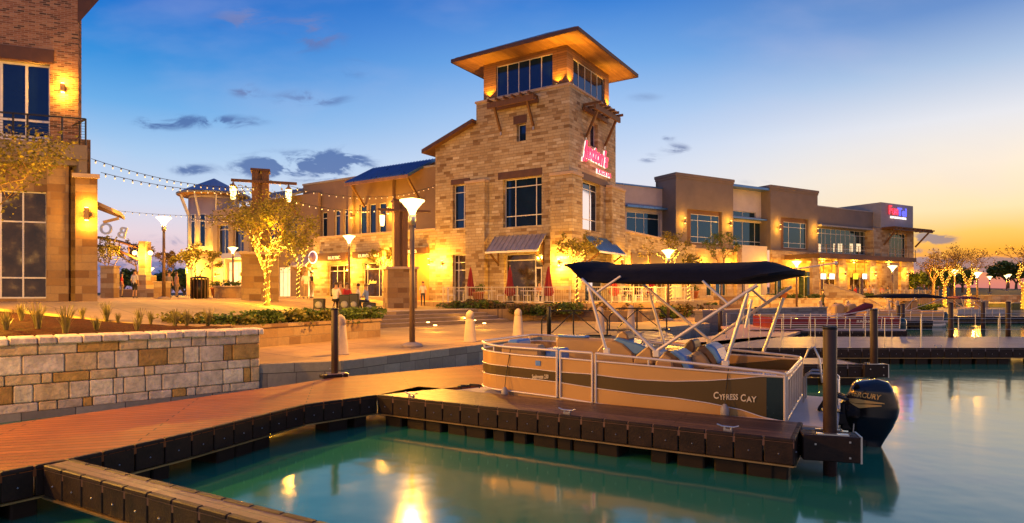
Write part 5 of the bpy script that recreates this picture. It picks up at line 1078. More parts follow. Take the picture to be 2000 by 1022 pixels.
for i in range(NL):
    for k in range(NS): fs.append((i*NS+k, i*NS+(k+1)%NS, (i+1)*NS+(k+1)%NS, (i+1)*NS+k))
m.add(vs, fs, 0, True); m.add(rows[-1][0], [tuple(range(NS))], 0, True)
m_cowl = pm('gloss_black_cowl', (.008,.008,.009), .14, var=.2); cw = m.build('cowling', m_cowl, om)
def surf(x, z, o=.006):
    f = (z-zmn)/(zmx-zmn); a, b = xr(z); w = max(.03, .09+.19*min(1,max(0,(f-.2)/.3))) if f < .5 else .28
    w *= min(1, ((1-f)/.16)**.5+.12) if f > .84 else 1
    c = max(-1, min(1, (x-(a+b)/2)/((b-a)/2))); c = abs(c)**(1/.62); s_ = math.sqrt(max(0,1-c*c))**.62; return YC-w*s_-o
eb = lambda a, b: BF.hit(1620+a/6.387, 720+b/6.387, 'y', YC-.24)
m = text_mb("MERCURY", 1, .0, .25, .03); xs = [v[0] for v in m.v]; ys = [v[1] for v in m.v]; xa, za_ = eb(235,300); xb, zb_ = eb(650,358); hgt = eb(300,280)[1]-eb(300,346)[1]
m.v = [(lambda x,z: (x, surf(x,z), z))(xa+(x-min(xs))/(max(xs)-min(xs))*(xb-xa), za_+(zb_-za_)*(x-min(xs))/(max(xs)-min(xs))+((y-min(ys))/(max(ys)-min(ys))-.5)*hgt) for x,y,z in m.v]
m_gold = pm('gold_decal', (.62,.36,.1), .35, .2, var=.05); m.build('lettering', m_gold, cw)
sw = MB()
for top, bot in (([(215,375),(330,370),(480,395),(680,425)],[(215,400),(330,430),(480,430),(690,440)]),([(240,410),(350,440),(480,440),(650,455)],[(280,440),(370,490),(480,478),(650,468)])):
    n = 14; P2 = lambda L, f: (lambda i, g: eb(L[i][0]+(L[i+1][0]-L[i][0])*g, L[i][1]+(L[i+1][1]-L[i][1])*g))(min(2,int(f*3)), f*3-min(2,int(f*3)))
    for i in range(n):
        a, b, c, d = P2(top,i/n), P2(top,(i+1)/n), P2(bot,(i+1)/n), P2(bot,i/n); sw.add([(x,surf(x,z),z) for x,z in (d,c,b,a)], [(0,1,2,3)])
sw.build('swoosh_decal', m_gold, cw)
mid = MB().box(5.35,5.62,YC-.14,YC+.14,.2,.62).bar((5.0,YC,.35),(5.5,YC,.38),.3,.2).box(5.45,5.7,YC-.09,YC+.09,-.5,.3); mid.build('bracket', m_black, om, bevel=.03)
hs_ = MB()
for k in range(5): hs_.tube([(XS+.35,YC-.2+.08*k,.47),(XS+.5,YC-.22+.08*k,.72+.03*(k%2)),(XS+.75,YC-.2+.07*k,.66),(XS+.98,YC-.12+.05*k,.5)], .022, 6)
hs_.build('cable_loom', m_black, om)
MB().tube([(5.52,YC-.22,.33),(5.49,YC-.22,-.1)], .012, 6).build('trim_rod', m_steel, om)
# ================================================================ OTHER BOATS
def far_boat(label, o, rz, L, Wd, z0, side_m, rail_m, seat_m, bim=None, text=None, cat='pontoon boat', group='moored boats across the marina', hgt=.62, open_rails=True, cover=None):
    t = thing('pontoon_boat', label, cat, (*o, 0), rz, group); zt = z0+hgt
    MB().prism([(-.3,.2),(0,-.03),(L+.3,-.03),(L+.3,Wd+.03),(0,Wd+.03),(-.3,Wd-.2)], z0-.1, z0).build('deck', m_silver, t)
    for y in (.4, Wd-.4): MB().tube([(-.6,y,z0-.12),(-.2,y,z0-.3),(L,y,z0-.3),(L+.3,y,z0-.25)], [.04,.26,.26,.2], 10).build('pontoon', rail_m, t)
    for y, s_ in ((0,-1),(Wd,1)):
        p = MB(); yy = y-s_*.03
        p.box(.1,L,min(y,yy),max(y,yy),z0+hgt*.36,zt-.08).build('side_panel', side_m, t); k = MB().box(.1,L,min(y,yy)+.004,max(y,yy)-.004,z0+.02,z0+hgt*.35); k.build('lower_panel', m_dark, t)
        r = MB()
        for z in (zt, zt-.1, z0+hgt*.36, z0+hgt*.2, z0+.03): r.tube([(0,y+s_*.02,z),(L,y+s_*.02,z)], .022, 6)
        for i in range(8): x = L*i/7; r.tube([(x,y+s_*.02,z0),(x+.05,y+s_*.02,zt)], .02, 6)
        r.build('rail', rail_m, t)
    for x in (0, L): MB().box(x-.02,x+.02,0,Wd,z0+.02,zt-.05).build('end_panel', side_m, t)
    MB().box(.2,L*.35,Wd-.6,Wd-.1,z0,z0+.45).box(.2,L*.35,Wd-.3,Wd-.1,z0,zt+.02).build('bench', seat_m, t, bevel=.04)
    for x in (L*.52, L*.62): MB().add([(x,.5,z0),(x+.45,.5,z0),(x+.6,.5,zt+.5),(x+.4,.5,zt+.62),(x+.15,.5,zt+.5),(x+.1,.5,z0+.5),(x,1.0,z0),(x+.45,1.0,z0),(x+.6,1.0,zt+.5),(x+.4,1.0,zt+.62),(x+.15,1.0,zt+.5),(x+.1,1.0,z0+.5)], [(0,1,2,3,4,5),(11,10,9,8,7,6)]+[(i,6+i,6+(i+1)%6,(i+1)%6) for i in range(6)]).build('helm_chair', seat_m, t, bevel=.05)
    MB().lathe([(.1,-.4),(.2,.0),(.3,.35),(.3,.7),(.2,.85)], 12, (L+.75,Wd/2,.1)).bar((L+.2,Wd/2,.35),(L+.7,Wd/2,.4),.25,.2).build('outboard_motor', pm('black_green_cowl', (.01,.05,.045), .25), t)
    if bim:
        xa, xb, zc, th, m_ = bim; c = MB(); n = 12
        c.grid([[(xa+(xb-xa)*i_/n, .05+(Wd-.1)*j_/8, zc+th*math.sin(math.pi*j_/8)**.6*min(1,.4+1.6*min(i_/n,1-i_/n)*2)) for j_ in range(9)] for i_ in range(n+1)])
        o_ = c.build('canopy', m_, t); sd = o_.modifiers.new('s','SOLIDIFY'); sd.thickness = .05
        for y in (.05, Wd-.05):
            MB().tube([(xa+.1,y,zc),(L*.55,y,zt)], .02, 6).tube([(xb-.1,y,zc),(L*.55,y,zt)], .02, 6).tube([((xa+xb)/2,y,zc),(L*.5,y,zt)], .02, 6).build('canopy_frame', rail_m, t)
    if cover:
        (a, za), (b, zb), r_ = cover; MB().tube([(a,.3,za),(a*.8+b*.2,.35,za+.02),(b,.3,zb)], [r_*.7,r_,r_*.55], 10).build('folded_canopy', m_redc, t)
        for y in (.05, .5):
            MB().tube([(L*.5,y,zt),(a+.1,y,za-.1)], .025, 6).tube([(L*.58,y,zt),(b,y,zb-.1)], .02, 6).build('canopy_frame', rail_m, t)
    if text:
        m = text_mb(text, .17, .004, .2, .01); mapped(m, (L*.74,-.035,z0+hgt*.6), (1,0,0), (0,0,1), (0,-1,0)); m.build('lettering', m_ivory, t)
    return t
m_redp = pm('maroon_panel', (.2,.02,.022), .3, .2); m_redc = pm('maroon_canvas', (.12,.012,.02), .75, var=.2)
far_boat('maroon pontoon boat with folded red canopy moored behind the long dock', (12.45,29.4), -.02, 6.0, 2.4, .45, m_redp, m_alu, m_tan, text='SUNCHASER', cover=((4.9,1.55),(3.6,1.1),.17))
far_boat('gold lit pontoon boat with long black canopy near the restaurant stairs', (22.5,39.0), -.05, 4.7, 2.4, .45, m_champ, m_alu, m_tan, bim=(1.0,5.0,1.9,.25,m_canvas))
far_boat('small gray runabout with short red brown canopy near the far right piles', (34.2,47.2), .05, 3.9, 2.0, .4, pm('pale_gray_hull', (.4,.38,.36), .4), m_alu, m_tan, bim=(.2,2.0,1.75,.2,m_redc), cat='small boat')
# ================================================================ STREET FURNITURE
def lamp(p, z0, label, H=4.2, power=1500, grp='street lamps with dish heads', r=.36):
    t = thing('street_lamp', label, 'street lamp', (p[0],p[1],z0), 0, grp)
    MB().lathe([(.30,0),(.30,.05),(.22,.1),(.12,.13)], 16).build('base', m_conc, t)
    MB().lathe([(.085,.13),(.075,2.0),(.06,H-.75)], 12).build('pole', m_pole, t)
    MB().lathe([(.07,H-.75),(.11,H-.62),(.11,H-.45),(.08,H-.42)], 14).build('collar', m_steel, t)
    MB().lathe([(.09,H-.42),(.15,H-.28),(r*.78,H-.13),(r*.76,H-.115),(.1,H-.12)], 18).build('lens', m_lens, t)
    MB().lathe([(r*.73,H-.128),(r,H-.06),(r,H-.03),(.06,H+.03)], 20).build('dish', m_lens, t)
    point(t, (0,0,H-.24), power, (1,.52,.12), .1)
    return t
L0 = gp(805,677,.65); lamp(L0, .65, 'tall street lamp at the promenade edge left of the boat', 4.25, 1500)
for px, pt, Y, zb, lb, pw in [(682,460,36,None,'street lamp in front of the shop door left of the seated musicians',900),(320,424,31.6,None,'tall slim street lamp alone between the brick building and the turret',1400),(455,483,47,None,'small street lamp in front of the far left storefront',900),(1305,488,34.5,.65,'street lamp seen just above the black boat canopy',1500),(1556,510,48,.65,'street lamp behind the stern end of the boat canopy',1700),(1743,519,52,.65,'street lamp in front of the restaurant patio column',1500),(1864,527,60,.65,'left street lamp of the pair between the lit trees at right',1200),(1909,532,58,.65,'right street lamp of the pair between the lit trees at right',1200),(293,523,60,None,'small street lamp left of the round turret trees',500),(215,530,62,None,'street lamp glowing beside the arch sign post',500)]:
    p = dp(px, 572, Y); z0 = zb if zb is not None else plaza_z(p.x); zt = CZ+(HY-pt)/F*Y; lamp(p, z0, lb, zt-z0, pw)
for px, pt, Y, lb in [(1933,540,95,'distant street lamp on the meadow hill, left of the far right pair'),(1966,540,100,'distant street lamp on the meadow hill, left of a pair'),(1971,536,105,'distant street lamp on the meadow hill, right of a pair')]:
    p = dp(px, 572, Y); z0 = hz(p.x, Y); lamp(p, z0, lb, max(2.5, CZ+(HY-pt)/F*Y-z0), 250, 'distant lamps on the meadow')
lamp((-12.2,8.4), 1.4, 'street lamp standing in the mulch bed behind the limestone wall', 4.2, 2400)
lamp((-10.3,4.1), .5, 'street lamp at the near end of the orange brown boardwalk', 4.2, 1000)
# bollards
def bollard(p, z0, lb, sc=1):
    t = thing('bollard', lb, 'bollard', (p[0],p[1],z0), 0, 'round topped concrete bollards'); MB().lathe([(.23*sc,0),(.2*sc,.02),(.135*sc,.72),(.12*sc,.735),(.13*sc,.75),(.13*sc,.86),(.11*sc,.93),(.05*sc,.985),(.02,1.0)], 18).build('post', m_conc, t)
for px, py, lb in [(665,692,'concrete bollard right behind the dark pile at the planter'),(918,668,'concrete bollard left of the boat bow'),(1012,658,'concrete bollard just above the boat bow')]: bollard(gp(px,py,.65), .65, lb)
for px, Y, lb in [(1172,24.5,'concrete bollard between the two black truss railings'),(1232,27.5,'concrete bollard behind the right truss railing'),(1602,46,'slim concrete bollard at the foot of the patio stairs'),(1655,46,'lit concrete bollard left of the walking person'),(1735,47,'concrete bollard in front of the patio fence'),(1752,44,'concrete bollard behind the folded red canopy')]: bollard(dp(px,572,Y), .65, lb)
# stone based timber light columns
def light_column(px, Y, ztop, lb, arms):
    p = dp(px, 572, Y); z0 = plaza_z(p.x); t = thing('light_column', lb, 'light column', (p.x,p.y,z0), .35, 'timber columns on stone bases'); h = ztop-z0
    MB().box(-.86,.86,-.86,.86,-.2,2.28).build('stone_base', m_stoneL, t); MB().box(-.95,.95,-.95,.95,2.282,2.42).build('base_cap', m_conc, t)
    MB().box(-.4,-.08,-.4,.4,2.422,h).box(.08,.4,-.4,.4,2.422,h).box(-.079,.079,-.3,.3,2.422,h-.1).build('timber_post', m_timber, t); MB().box(-.46,.46,-.46,.46,h+.002,h+.12).build('post_cap', m_dkbrown, t)
    if arms:
        m = MB(); m.bar((-1.35,-.45,h-.55),(1.75,-.45,h-.55),.1,.14); m.build('arm', m_timber, t)
    for x, y in arms:
        l = MB().lathe([(.1,-.95),(.14,-.7),(.15,-.34),(.08,-.24),(.02,-.1)], 12, (x,y-.0,h-.55)).build('lantern', m_lens, t); MB().lathe([(.18,-.33),(.06,-.18),(.02,-.06)], 12, (x,y,h-.55)).build('lantern_cap', m_pole, l)
        point(t, (x,y,h-.98), 190, (1,.52,.12), .12)
light_column(509, 31.5, CZ+(HY-337)/F*31.5, 'timber column with two glowing lanterns behind the lit tree', [(-1.25,-.45),(1.35,-.45)])
light_column(781, 36.5, CZ+(HY-395)/F*36.5, 'timber column on a stone base left of the near lamp pole', [(-1.1,-.45)])
MB_ = None
# planter box trash bin etc on the plaza
p = dp(390,572,33); t = thing('litter_bin', 'dark slatted litter bin below the small lit tree', 'litter bin', (p.x,p.y,plaza_z(p.x))); m = MB()
for i in range(14): a = 2*math.pi*i/14; m.bar((.42*math.cos(a),.42*math.sin(a),.03),(.42*math.cos(a),.42*math.sin(a),1.1),.1,.02)
m.build('slats', m_dkbrown, t); MB().lathe([(.4,.02),(.4,1.05)], 14).build('liner', m_black, t); MB().lathe([(.46,1.1),(.46,1.14),(.2,1.22)], 14).build('lid', m_black, t)
# arch sign with letters seen from behind
ax = Fr(dp(283,572,48)[:2], (.8,.6)); pz = plaza_z(-25)
p0 = dp(283,572,48); ar = thing('arch_sign', 'steel arch sign with stone posts and letters seen from behind', 'arch sign', (p0.x,p0.y,pz)); H1 = CZ+(HY-472)/F*48-pz
MB().box(-.26,.26,-.4,.4,0,H1).build('stone_post', m_stone2, ar); MB().box(-.5,.5,-.7,.7,-.1,1.7).build('post_base', m_stone2, ar)
k = MB(); pts = [(x, 0, H1-.7+1.1*(1-((x+5)/5)**2)) for x in [-.5-i*.75 for i in range(13)]]; k.tube(pts, .12, 6); pts2 = [(x,0,H1-1.7+1.5*(1-((x+5)/5)**2)) for x in [-.5-i*.75 for i in range(13)]]; k.tube(pts2, .1, 6)
for a, b in zip(pts, pts2): k.bar(a, b, .06, .06)
k.build('arch_truss', m_dkbrown, ar)
for ch, x in (("B",-1.75),("O",-3.05),("A",-4.4),("R",-5.7)):
    m = text_mb(ch, 1.25, .05, 0, .02); z = H1-.7+1.1*(1-((x+5)/5)**2)+.72; tl = -.32*(-(x+5))*-.33; mapped(m, (x,0,z), (-math.cos(.3*(x+5)/3.5), 0, math.sin(.3*(x+5)/3.5)), (math.sin(.3*(x+5)/3.5),0,math.cos(.3*(x+5)/3.5)), (0,1,0)); m.build('letter', m_steel, ar)
for x in (-.6,.6): MB().ball((x,-.3,H1-.9), .17, 8).build('lantern', m_lamp, ar); point(ar, (x*1.3,-.6,H1-1.2), 300, (1,.53,.12), .2)
MB().box(-10.6,-9.5,-.5,.5,0,H1).build('stone_post', m_stone2, ar)
# low lit walls and planters on the far plaza
for i, (px0, px1, Y, h, lb) in enumerate([(196,222,40,2.1,'yellow lit stone block beside the brick building corner'),(300,322,36,1.0,'orange lit low stone wall left of the tall slim lamp'),(222,300,44,.6,'low lit seat wall behind the standing person on the far plaza'),(418,470,37,.75,'low planter wall with orange pots in front of the far left storefront')]):
    a, b = dp(px0,572,Y), dp(px1,572,Y); t = thing('low_wall', lb, 'wall', (a.x,a.y,plaza_z(a.x)), 0); MB().box(0,b.x-a.x,0,.6,-.1,h-.08).build('wall', m_stone2, t); MB().box(-.05,b.x-a.x+.05,-.05,.65,h-.078,h).build('coping', m_conc, t)
# step lights
for i, (px, py) in enumerate([(836,630),(850,636),(886,616),(907,622),(927,626),(946,632)]):
    p = gp(px, py, .9); t = thing('step_light', f'small glowing light set in the plaza steps, {["first","second","third","fourth","fifth","sixth"][i]} from the left', 'step light', p, 0, 'lights in the steps'); MB().lathe([(.07,-.01),(.07,.02),(.03,.03)], 8).build('lens', m_lamp, t); point(t, (0,-.12,.12), 10, (1,.55,.15), .04)
# string lights
m_wire = pm('black_wire', (.02,.02,.02), .6)
bulb = MB().lathe([(.025,0),(.03,-.06),(.018,-.07)], 6); bulb.lathe([(.018,-.07),(.026,-.1),(.025,-.12),(.008,-.14)], 8, mi=1); bulb_me = bulb.build('bulb', [m_wire, m_bulb]); bme = bulb_me.data; bpy.data.objects.remove(bulb_me)
def string(a, b, sag, n, lb):
    t = thing('string_light', lb, 'string light', a, 0, 'bulb strings across the plaza'); a, b = Vector(a), Vector(b)
    f = lambda u: (b-a)*u-Vector((0,0,sag*4*u*(1-u))); MB().tube([f(i/20) for i in range(21)], .012, 5).build('wire', m_wire, t)
    for i in range(n): o = bpy.data.objects.new('bulb', bme); C.objects.link(o); o.parent = t; o.location = f((i+.5)/n)
string(dp(178,310,23.8), dp(500,366,31), .35, 24, 'bulb string from the brick balcony corner to the timber column'); string(dp(197,337,24), dp(505,372,32), .3, 22, 'lower bulb string from the tan pilaster to the timber column')
string(dp(222,411,40), dp(450,420,60), .2, 22, 'faint bulb string toward the round turret'); string(dp(372,424,60), dp(510,414,32), .4, 20, 'bulb string from the turret across the far left shop front')
string(dp(520,350,31.5), dp(850,362,46), .9, 26, 'upper bulb string from the timber column to the tower'); string(dp(520,372,31.5), dp(778,402,36.5), .6, 22, 'lower bulb string between the two timber columns')
# ================================================================ VEGETATION
def leaf(mb, p, s, rr):
    a = Vector((rr.gauss(0,1),rr.gauss(0,1),rr.gauss(0,.7))).normalized(); b = a.orthogonal().normalized(); c = a.cross(b); t = rr.random()*6.28; u = b*math.cos(t)+c*math.sin(t); v = a
    mb.v += [tuple(p-u*s*.35), tuple(p+v*s*.6), tuple(p+u*s*.35), tuple(p-v*s*.6)]; n = len(mb.v); mb.f.append((n-4,n-3,n-2,n-1)); mb.m.append(0); mb.s.append(False)
def tree(name, label, loc, H=5, ht=1.6, r=.12, crown=1.6, nleaf=2500, ls=.1, seed=1, leafm=None, bare=.0, fork=3, up=.5, group=None, lean=(0,0), lights=0, lightm=None, bark=None, depth=4):
    rr = random.Random(seed); t = thing(name, label, 'tree', loc, 0, group); tm, tips = MB(), []; wrap = []
    top = Vector((lean[0]*ht, lean[1]*ht, ht)); pts = [Vector((0,0,-.1)), top*.5+Vector((rr.gauss(0,.03),rr.gauss(0,.03),0)), top]; tm.tube(pts, [r*1.25,r,r*.85], 9)
    wrap += [(pts[0],pts[1],r*1.1),(pts[1],pts[2],r*.95)]
    def br(p, d, L, rad, k):
        e = p+d*L; m_ = p.lerp(e,.5)+Vector((rr.gauss(0,.05),rr.gauss(0,.05),rr.gauss(0,.03)))*L; tm.tube([p,m_,e], [rad,rad*.8,rad*.6], 6 if k < 3 else 4)
        if k <= 2: wrap.append((p,m_,rad)); wrap.append((m_,e,rad*.8))
        if k >= 2: tips.append((m_,e,k))
        if k < depth:
            for i in range(2 if rr.random() < .55 else 3):
                q = (d+Vector((rr.gauss(0,.5),rr.gauss(0,.5),rr.gauss(up*.25,.32)))).normalized(); br(e, q, L*(.62+.25*rr.random()), rad*.6, k+1)
    hc = H-ht
    for i in range(fork):
        a = i*2*math.pi/fork+rr.random()*.9; s = crown/max(.6,hc)*(.65+.4*rr.random()); d = Vector((math.cos(a)*s,math.sin(a)*s,1)).normalized(); br(top, d, hc*.36, r*.62, 1)
    tm.build('trunk', bark or m_bark, t); cm = MB()
    for i in range(nleaf):
        a, b, k = tips[int(rr.random()*len(tips))]
        if rr.random() < bare*(k < depth): continue
        p = a.lerp(b, rr.random()**.7)+Vector((rr.gauss(0,1),rr.gauss(0,1),rr.gauss(0,1)))*crown*.085; leaf(cm, p, ls*(.6+.8*rr.random()), rr)
    cm.build('crown', leafm or m_leafG, t)
    if lights:
        lm = MB()
        for a, b, rad in wrap:
            d = b-a; L = d.length; n = max(2, int(L*lights)); o = d.orthogonal().normalized(); c = d.normalized().cross(o)
            for i in range(n):
                g = (i+rr.random()*.6)/n; th = g*L*22+rr.random(); lm.ball(tuple(a.lerp(b,g)+(o*math.cos(th)+c*math.sin(th))*(rad*(1-.15*g)+.015)), .02 if not lightm else lightm, 3)
        s_ = tag(lm.build('fairy_lights', m_fairy, None, loc=loc), 'fairy lights on the '+label, 'fairy lights', 'fairy lights on trees')
    return t
tree('plaza_tree', 'gold green tree wrapped in lights in the plaza bed', (*dp(522,572,27.2)[:2],1.45), 4.75, 1.5, .12, 1.9, 4600, .1, 11, m_leafG, lights=34, up=.15, fork=5, depth=5)
pt_ = Vector((*dp(522,572,27.2)[:2],1.45))
_o = bpy.data.objects['fairy_lights']; 
for k in range(7): point(_o, (.5*math.cos(k*1.3),.5*math.sin(k*1.3)-.25,.5+k*.55), 42, (1,.55,.06), .15)
tree('plaza_tree', 'leaning gold lit tree at the far left edge in front of the brick building', (-12.45,13.6,1.7), 4.3, .6, .06, 1.8, 6000, .075, 23, m_leafG, up=.15, fork=6, lean=(.3,.0), depth=5)
_o = thing('bed_spotlight', 'small spotlight in the mulch bed lighting the far left tree', 'spotlight', (-12.6,12.6,1.6)); MB().lathe([(.08,0),(.1,.12),(.09,.14)], 10).build('housing', m_black, _o); MB().lathe([(.08,.141),(.02,.15)], 10).build('lens', m_lamp, _o); point(_o, (.25,.25,.5), 620, (1,.55,.08), .1)
for px, Y, H, ht, cr, n, sd, lm, lb, lt in [(384,33.5,2.9,.9,.9,1500,31,m_leafG,'small lit tree above the litter bin',30),(330,52,4.0,1.4,1.0,1200,32,m_leafR,'small rust leaved tree right of the tall slim lamp',0),(268,50,4.4,1.5,1.2,1500,33,m_leafR,'rust leaved tree beside the arch sign post',0),(212,46,4.4,1.4,1.1,1300,34,m_leafG,'tree peeping out beside the brick building corner',0),(583,41,4.6,1.6,.9,1400,35,m_leafG,'slim lit tree in front of the striped awning',26),(752,46.2,4.2,1.6,.6,700,40,m_leafG,'small tree on the stone wall beside the yellow script window',24),(1128,37.6,4.4,1.7,1.0,1700,36,m_leafG,'slim lit tree at the tower corner behind the boat canopy',40),(1310,47,5.6,2.0,1.3,900,37,m_leafG,'sparse tree behind the street lamp above the canopy',30),(1410,57,6.3,2.4,1.2,1300,38,m_leafD,'green tree in front of the first taupe block',0),(1345,46,3.6,1.5,.8,500,39,m_leafG,'small lit tree under the canopy in front of the stone wing',40)]:
    p = dp(px,572,Y); z = plaza_z(p.x) if px < 800 else 1.5; tree('plaza_tree', lb, (p.x,p.y,z), H, ht, .08, cr, n, .11 if Y < 45 else .13, sd, lm, lights=lt, lightm=.028 if Y > 30 else None)
for px, Y, H, ht, cr, n, sd, lb, lt in [(1845,56,5.0,1.9,1.7,900,41,'lit tree left of the pair of lamps at right',60),(1892,55,5.2,1.9,1.7,900,42,'tallest lit tree between the pair of lamps at right',60),(1998,53,5.0,1.8,1.5,900,43,'lit tree cut by the right edge',60),(1823,62,4.6,2.3,1.2,700,44,'pale trunked unlit tree beside the restaurant end',0)]:
    p = dp(px,572,Y); tree('bank_tree', lb, (p.x,p.y,.9), H, ht, .15, cr, int(n*.75), .12, sd, m_leafR, group='trees on the right bank', lights=lt*.22, lightm=.028, fork=4, up=.5, depth=5)
    if lt:
        o_ = thing('ground_light', 'ground light under the '+lb, 'ground light', (p.x-.5,p.y-1.2,.9)); MB().lathe([(.12,0),(.12,.08)], 8).build('housing', m_black, o_); MB().lathe([(.1,.081),(.05,.09)], 8).build('lens', m_lamp, o_); point(o_, (0,0,.5), 170, (1,.55,.08), .1)
# dark trees beyond the restaurant and along the horizon
proto = None
for i, (px, Y, H, cr, lb) in enumerate([(1812,78,4.2,2.6,'dark bushy tree just beyond the restaurant end'),(1832,84,4.0,2.6,'dark bushy tree behind the pale trunked tree'),(1858,90,4.4,2.8,'dark bushy tree behind the left lit tree'),(1880,96,4.2,2.6,'dark bushy tree between the two lit trees'),(1968,120,5.5,3.0,'dark tree on the hill under the far lamps'),(1985,125,5.0,3.0,'dark tree on the hill near the right edge'),(236,82,4.2,2.6,'dark tree under the arch sign at far left'),(345,85,4.4,3.0,'dark tree on the horizon left of the turret'),(318,90,3.8,2.6,'dark tree on the horizon behind the tall slim lamp'),(360,80,4.0,2.4,'dark tree touching the turret base')]):
    p = dp(px,572,Y); z = hz(p.x,Y) if px > 1000 else 1.2
    if proto is None: proto = tree('dark_tree', lb, (p.x,p.y,z), H, 1.0, .2, cr, 2200, .34, 51, m_leafD, fork=5, up=.2, group='dark trees on the horizon'); pH = H
    else: place(proto, (p.x,p.y,z), i*1.3, lb, H/pH)
# bushes: leaf clumps
def bush_mesh(seed, n, R, Hh, ls):
    rr = random.Random(seed); m = MB(); cs = [(rr.gauss(0,R*.38),rr.gauss(0,R*.38),Hh*(.25+.5*rr.random()),R*(.3+.3*rr.random())) for _ in range(9)]
    for i in range(n):
        cx, cy, cz, cr = cs[i % 9]; d = Vector((rr.gauss(0,1),rr.gauss(0,1),rr.gauss(.2,1))).normalized()*cr*(.75+.3*rr.random()); leaf(m, Vector((cx,cy,max(.02,cz))+Vector((0,0,0))[:]) if 0 else Vector((cx+d.x,cy+d.y,max(.03,cz+d.z*.8))), ls*(.6+.8*rr.random()), rr)
    return m
bushes = {}
def bush(kind, loc, rz, label, sc, group, mat, name='shrub'):
    if kind not in bushes:
        o = bush_mesh(*{'a':(61,900,.62,.5,.085),'b':(62,800,.7,.45,.095),'c':(63,700,.8,.6,.13)}[kind]).build('f', mat); bushes[kind] = o.data; bpy.data.objects.remove(o)
    me = bushes[kind]
    if me.materials[0] != mat: me = me.copy(); me.materials[0] = mat
    o = bpy.data.objects.new(name, me); C.objects.link(o); o.location = loc; o.rotation_euler = (0,0,rz); o.scale = (sc,sc,sc*.9); return tag(o, label, 'shrub', group)
rr = random.Random(9)
ORD = ['first','second','third','fourth','fifth','sixth','seventh','eighth','ninth','tenth','eleventh','twelfth','thirteenth','fourteenth','fifteenth','sixteenth','seventeenth','eighteenth']
for i in range(14):
    f = i/13; x = -8.4+(3.4)*f+rr.gauss(0,.12); y = 16.2+5.6*f+rr.gauss(0,.25); bush('a', (x-.25,y+.3,1.17), rr.random()*6, f'leafy green shrub in the long planter, {ORD[i]} from the left end', .85+.35*rr.random(), 'shrubs in the long planter', m_leafD if i % 3 else m_leafG)
for i in range(18):
    f = i/17; x = -3.2+6.6*f+rr.gauss(0,.2); y = 36.0-2.6*f+rr.gauss(0,.3); bush('b', (x,y-.5,.95+.3*rr.random()), rr.random()*6, f'reddish green shrub on the bank below the patio fence, {ORD[i]} from the steps', 1.0+.4*rr.random(), 'shrubs below the patio fence', m_leafR if i % 2 else m_leafD)
for i in range(12):
    f = i/11; x = 1.9+5.6*f; y = 35.3-1.2*f+rr.gauss(0,.3)+(f*2.5); bush('b', (x,y,1.05), rr.random()*6, f'low shrub in the planter behind the truss railings, {ORD[i]} from the left', 1.0+.3*rr.random(), 'shrubs behind the truss railings', m_leafG if i % 3 else m_leafR)
for i in range(9):
    f = i/8; p = dp(1296+78*f,572,37+8*f); bush('c', (p.x,p.y,.6), rr.random()*6, f'dark shrub on the slope right of the lamp above the canopy, {ORD[i]} from the lamp', 1.3, 'shrubs on the slope by the stone wing', m_leafR if i % 2 else m_leafD)
for i in range(10):
    p = dp(1500+29*i,572,58+1.4*i); bush('c', (p.x,p.y,1.5), rr.random()*6, f'clipped shrub on the restaurant terrace, {ORD[i]} from the left', .9, 'shrubs on the restaurant terrace', m_leafD)
for i, (px, Y) in enumerate([(1770,49),(1790,50),(1808,50),(1828,51),(1920,56),(1936,57),(1952,58)]):
    p = dp(px,572,Y); bush('c', (p.x,p.y,.7), rr.random()*6, f'dark shrub on the lit right bank, {ORD[i]} from the left', .9, 'shrubs on the right bank', m_leafD)
# ornamental grasses in the mulch
def grass_mesh(seed, n=55, L=.62):
    rr = random.Random(seed); m = MB()
    for i in range(n):
        a = rr.random()*6.28; l = L*(.55+.6*rr.random()); lean = .12+.5*rr.random(); w = .011; d = Vector((math.cos(a),math.sin(a),0)); s = Vector((-d.y,d.x,0))*w; b = d*.05*rr.random(); p = [b, b+d*l*lean*.25+Vector((0,0,l*.5)), b+d*l*lean*.65+Vector((0,0,l*.85)), b+d*l*lean*1.1+Vector((0,0,l*(.98-.35*lean)))]
        m.add([p[0]-s,p[0]+s,p[1]+s,p[1]-s,p[2]+s*.6,p[2]-s*.6,p[3]], [(0,1,2,3),(3,2,4,5),(5,4,6)])
    return m
m_blade = leafmat('straw_green_blades', [(0,(.1,.1,.02)),(.5,(.2,.17,.05)),(1,(.32,.25,.1))], .3)
gmesh = []
for s_ in (71,72): o = grass_mesh(s_).build('f', m_blade); gmesh.append(o.data); bpy.data.objects.remove(o)
def bed_pos(px, py):
    best = None
    for c in BED:
        for p in c:
            y_ = HY-(p.z-CZ)*F/p.y; x_ = HX+p.x*F/p.y; d = (x_-px)**2+(y_-py)**2
            if best is None or d < best[0]: best = (d, p)
    return best[1]
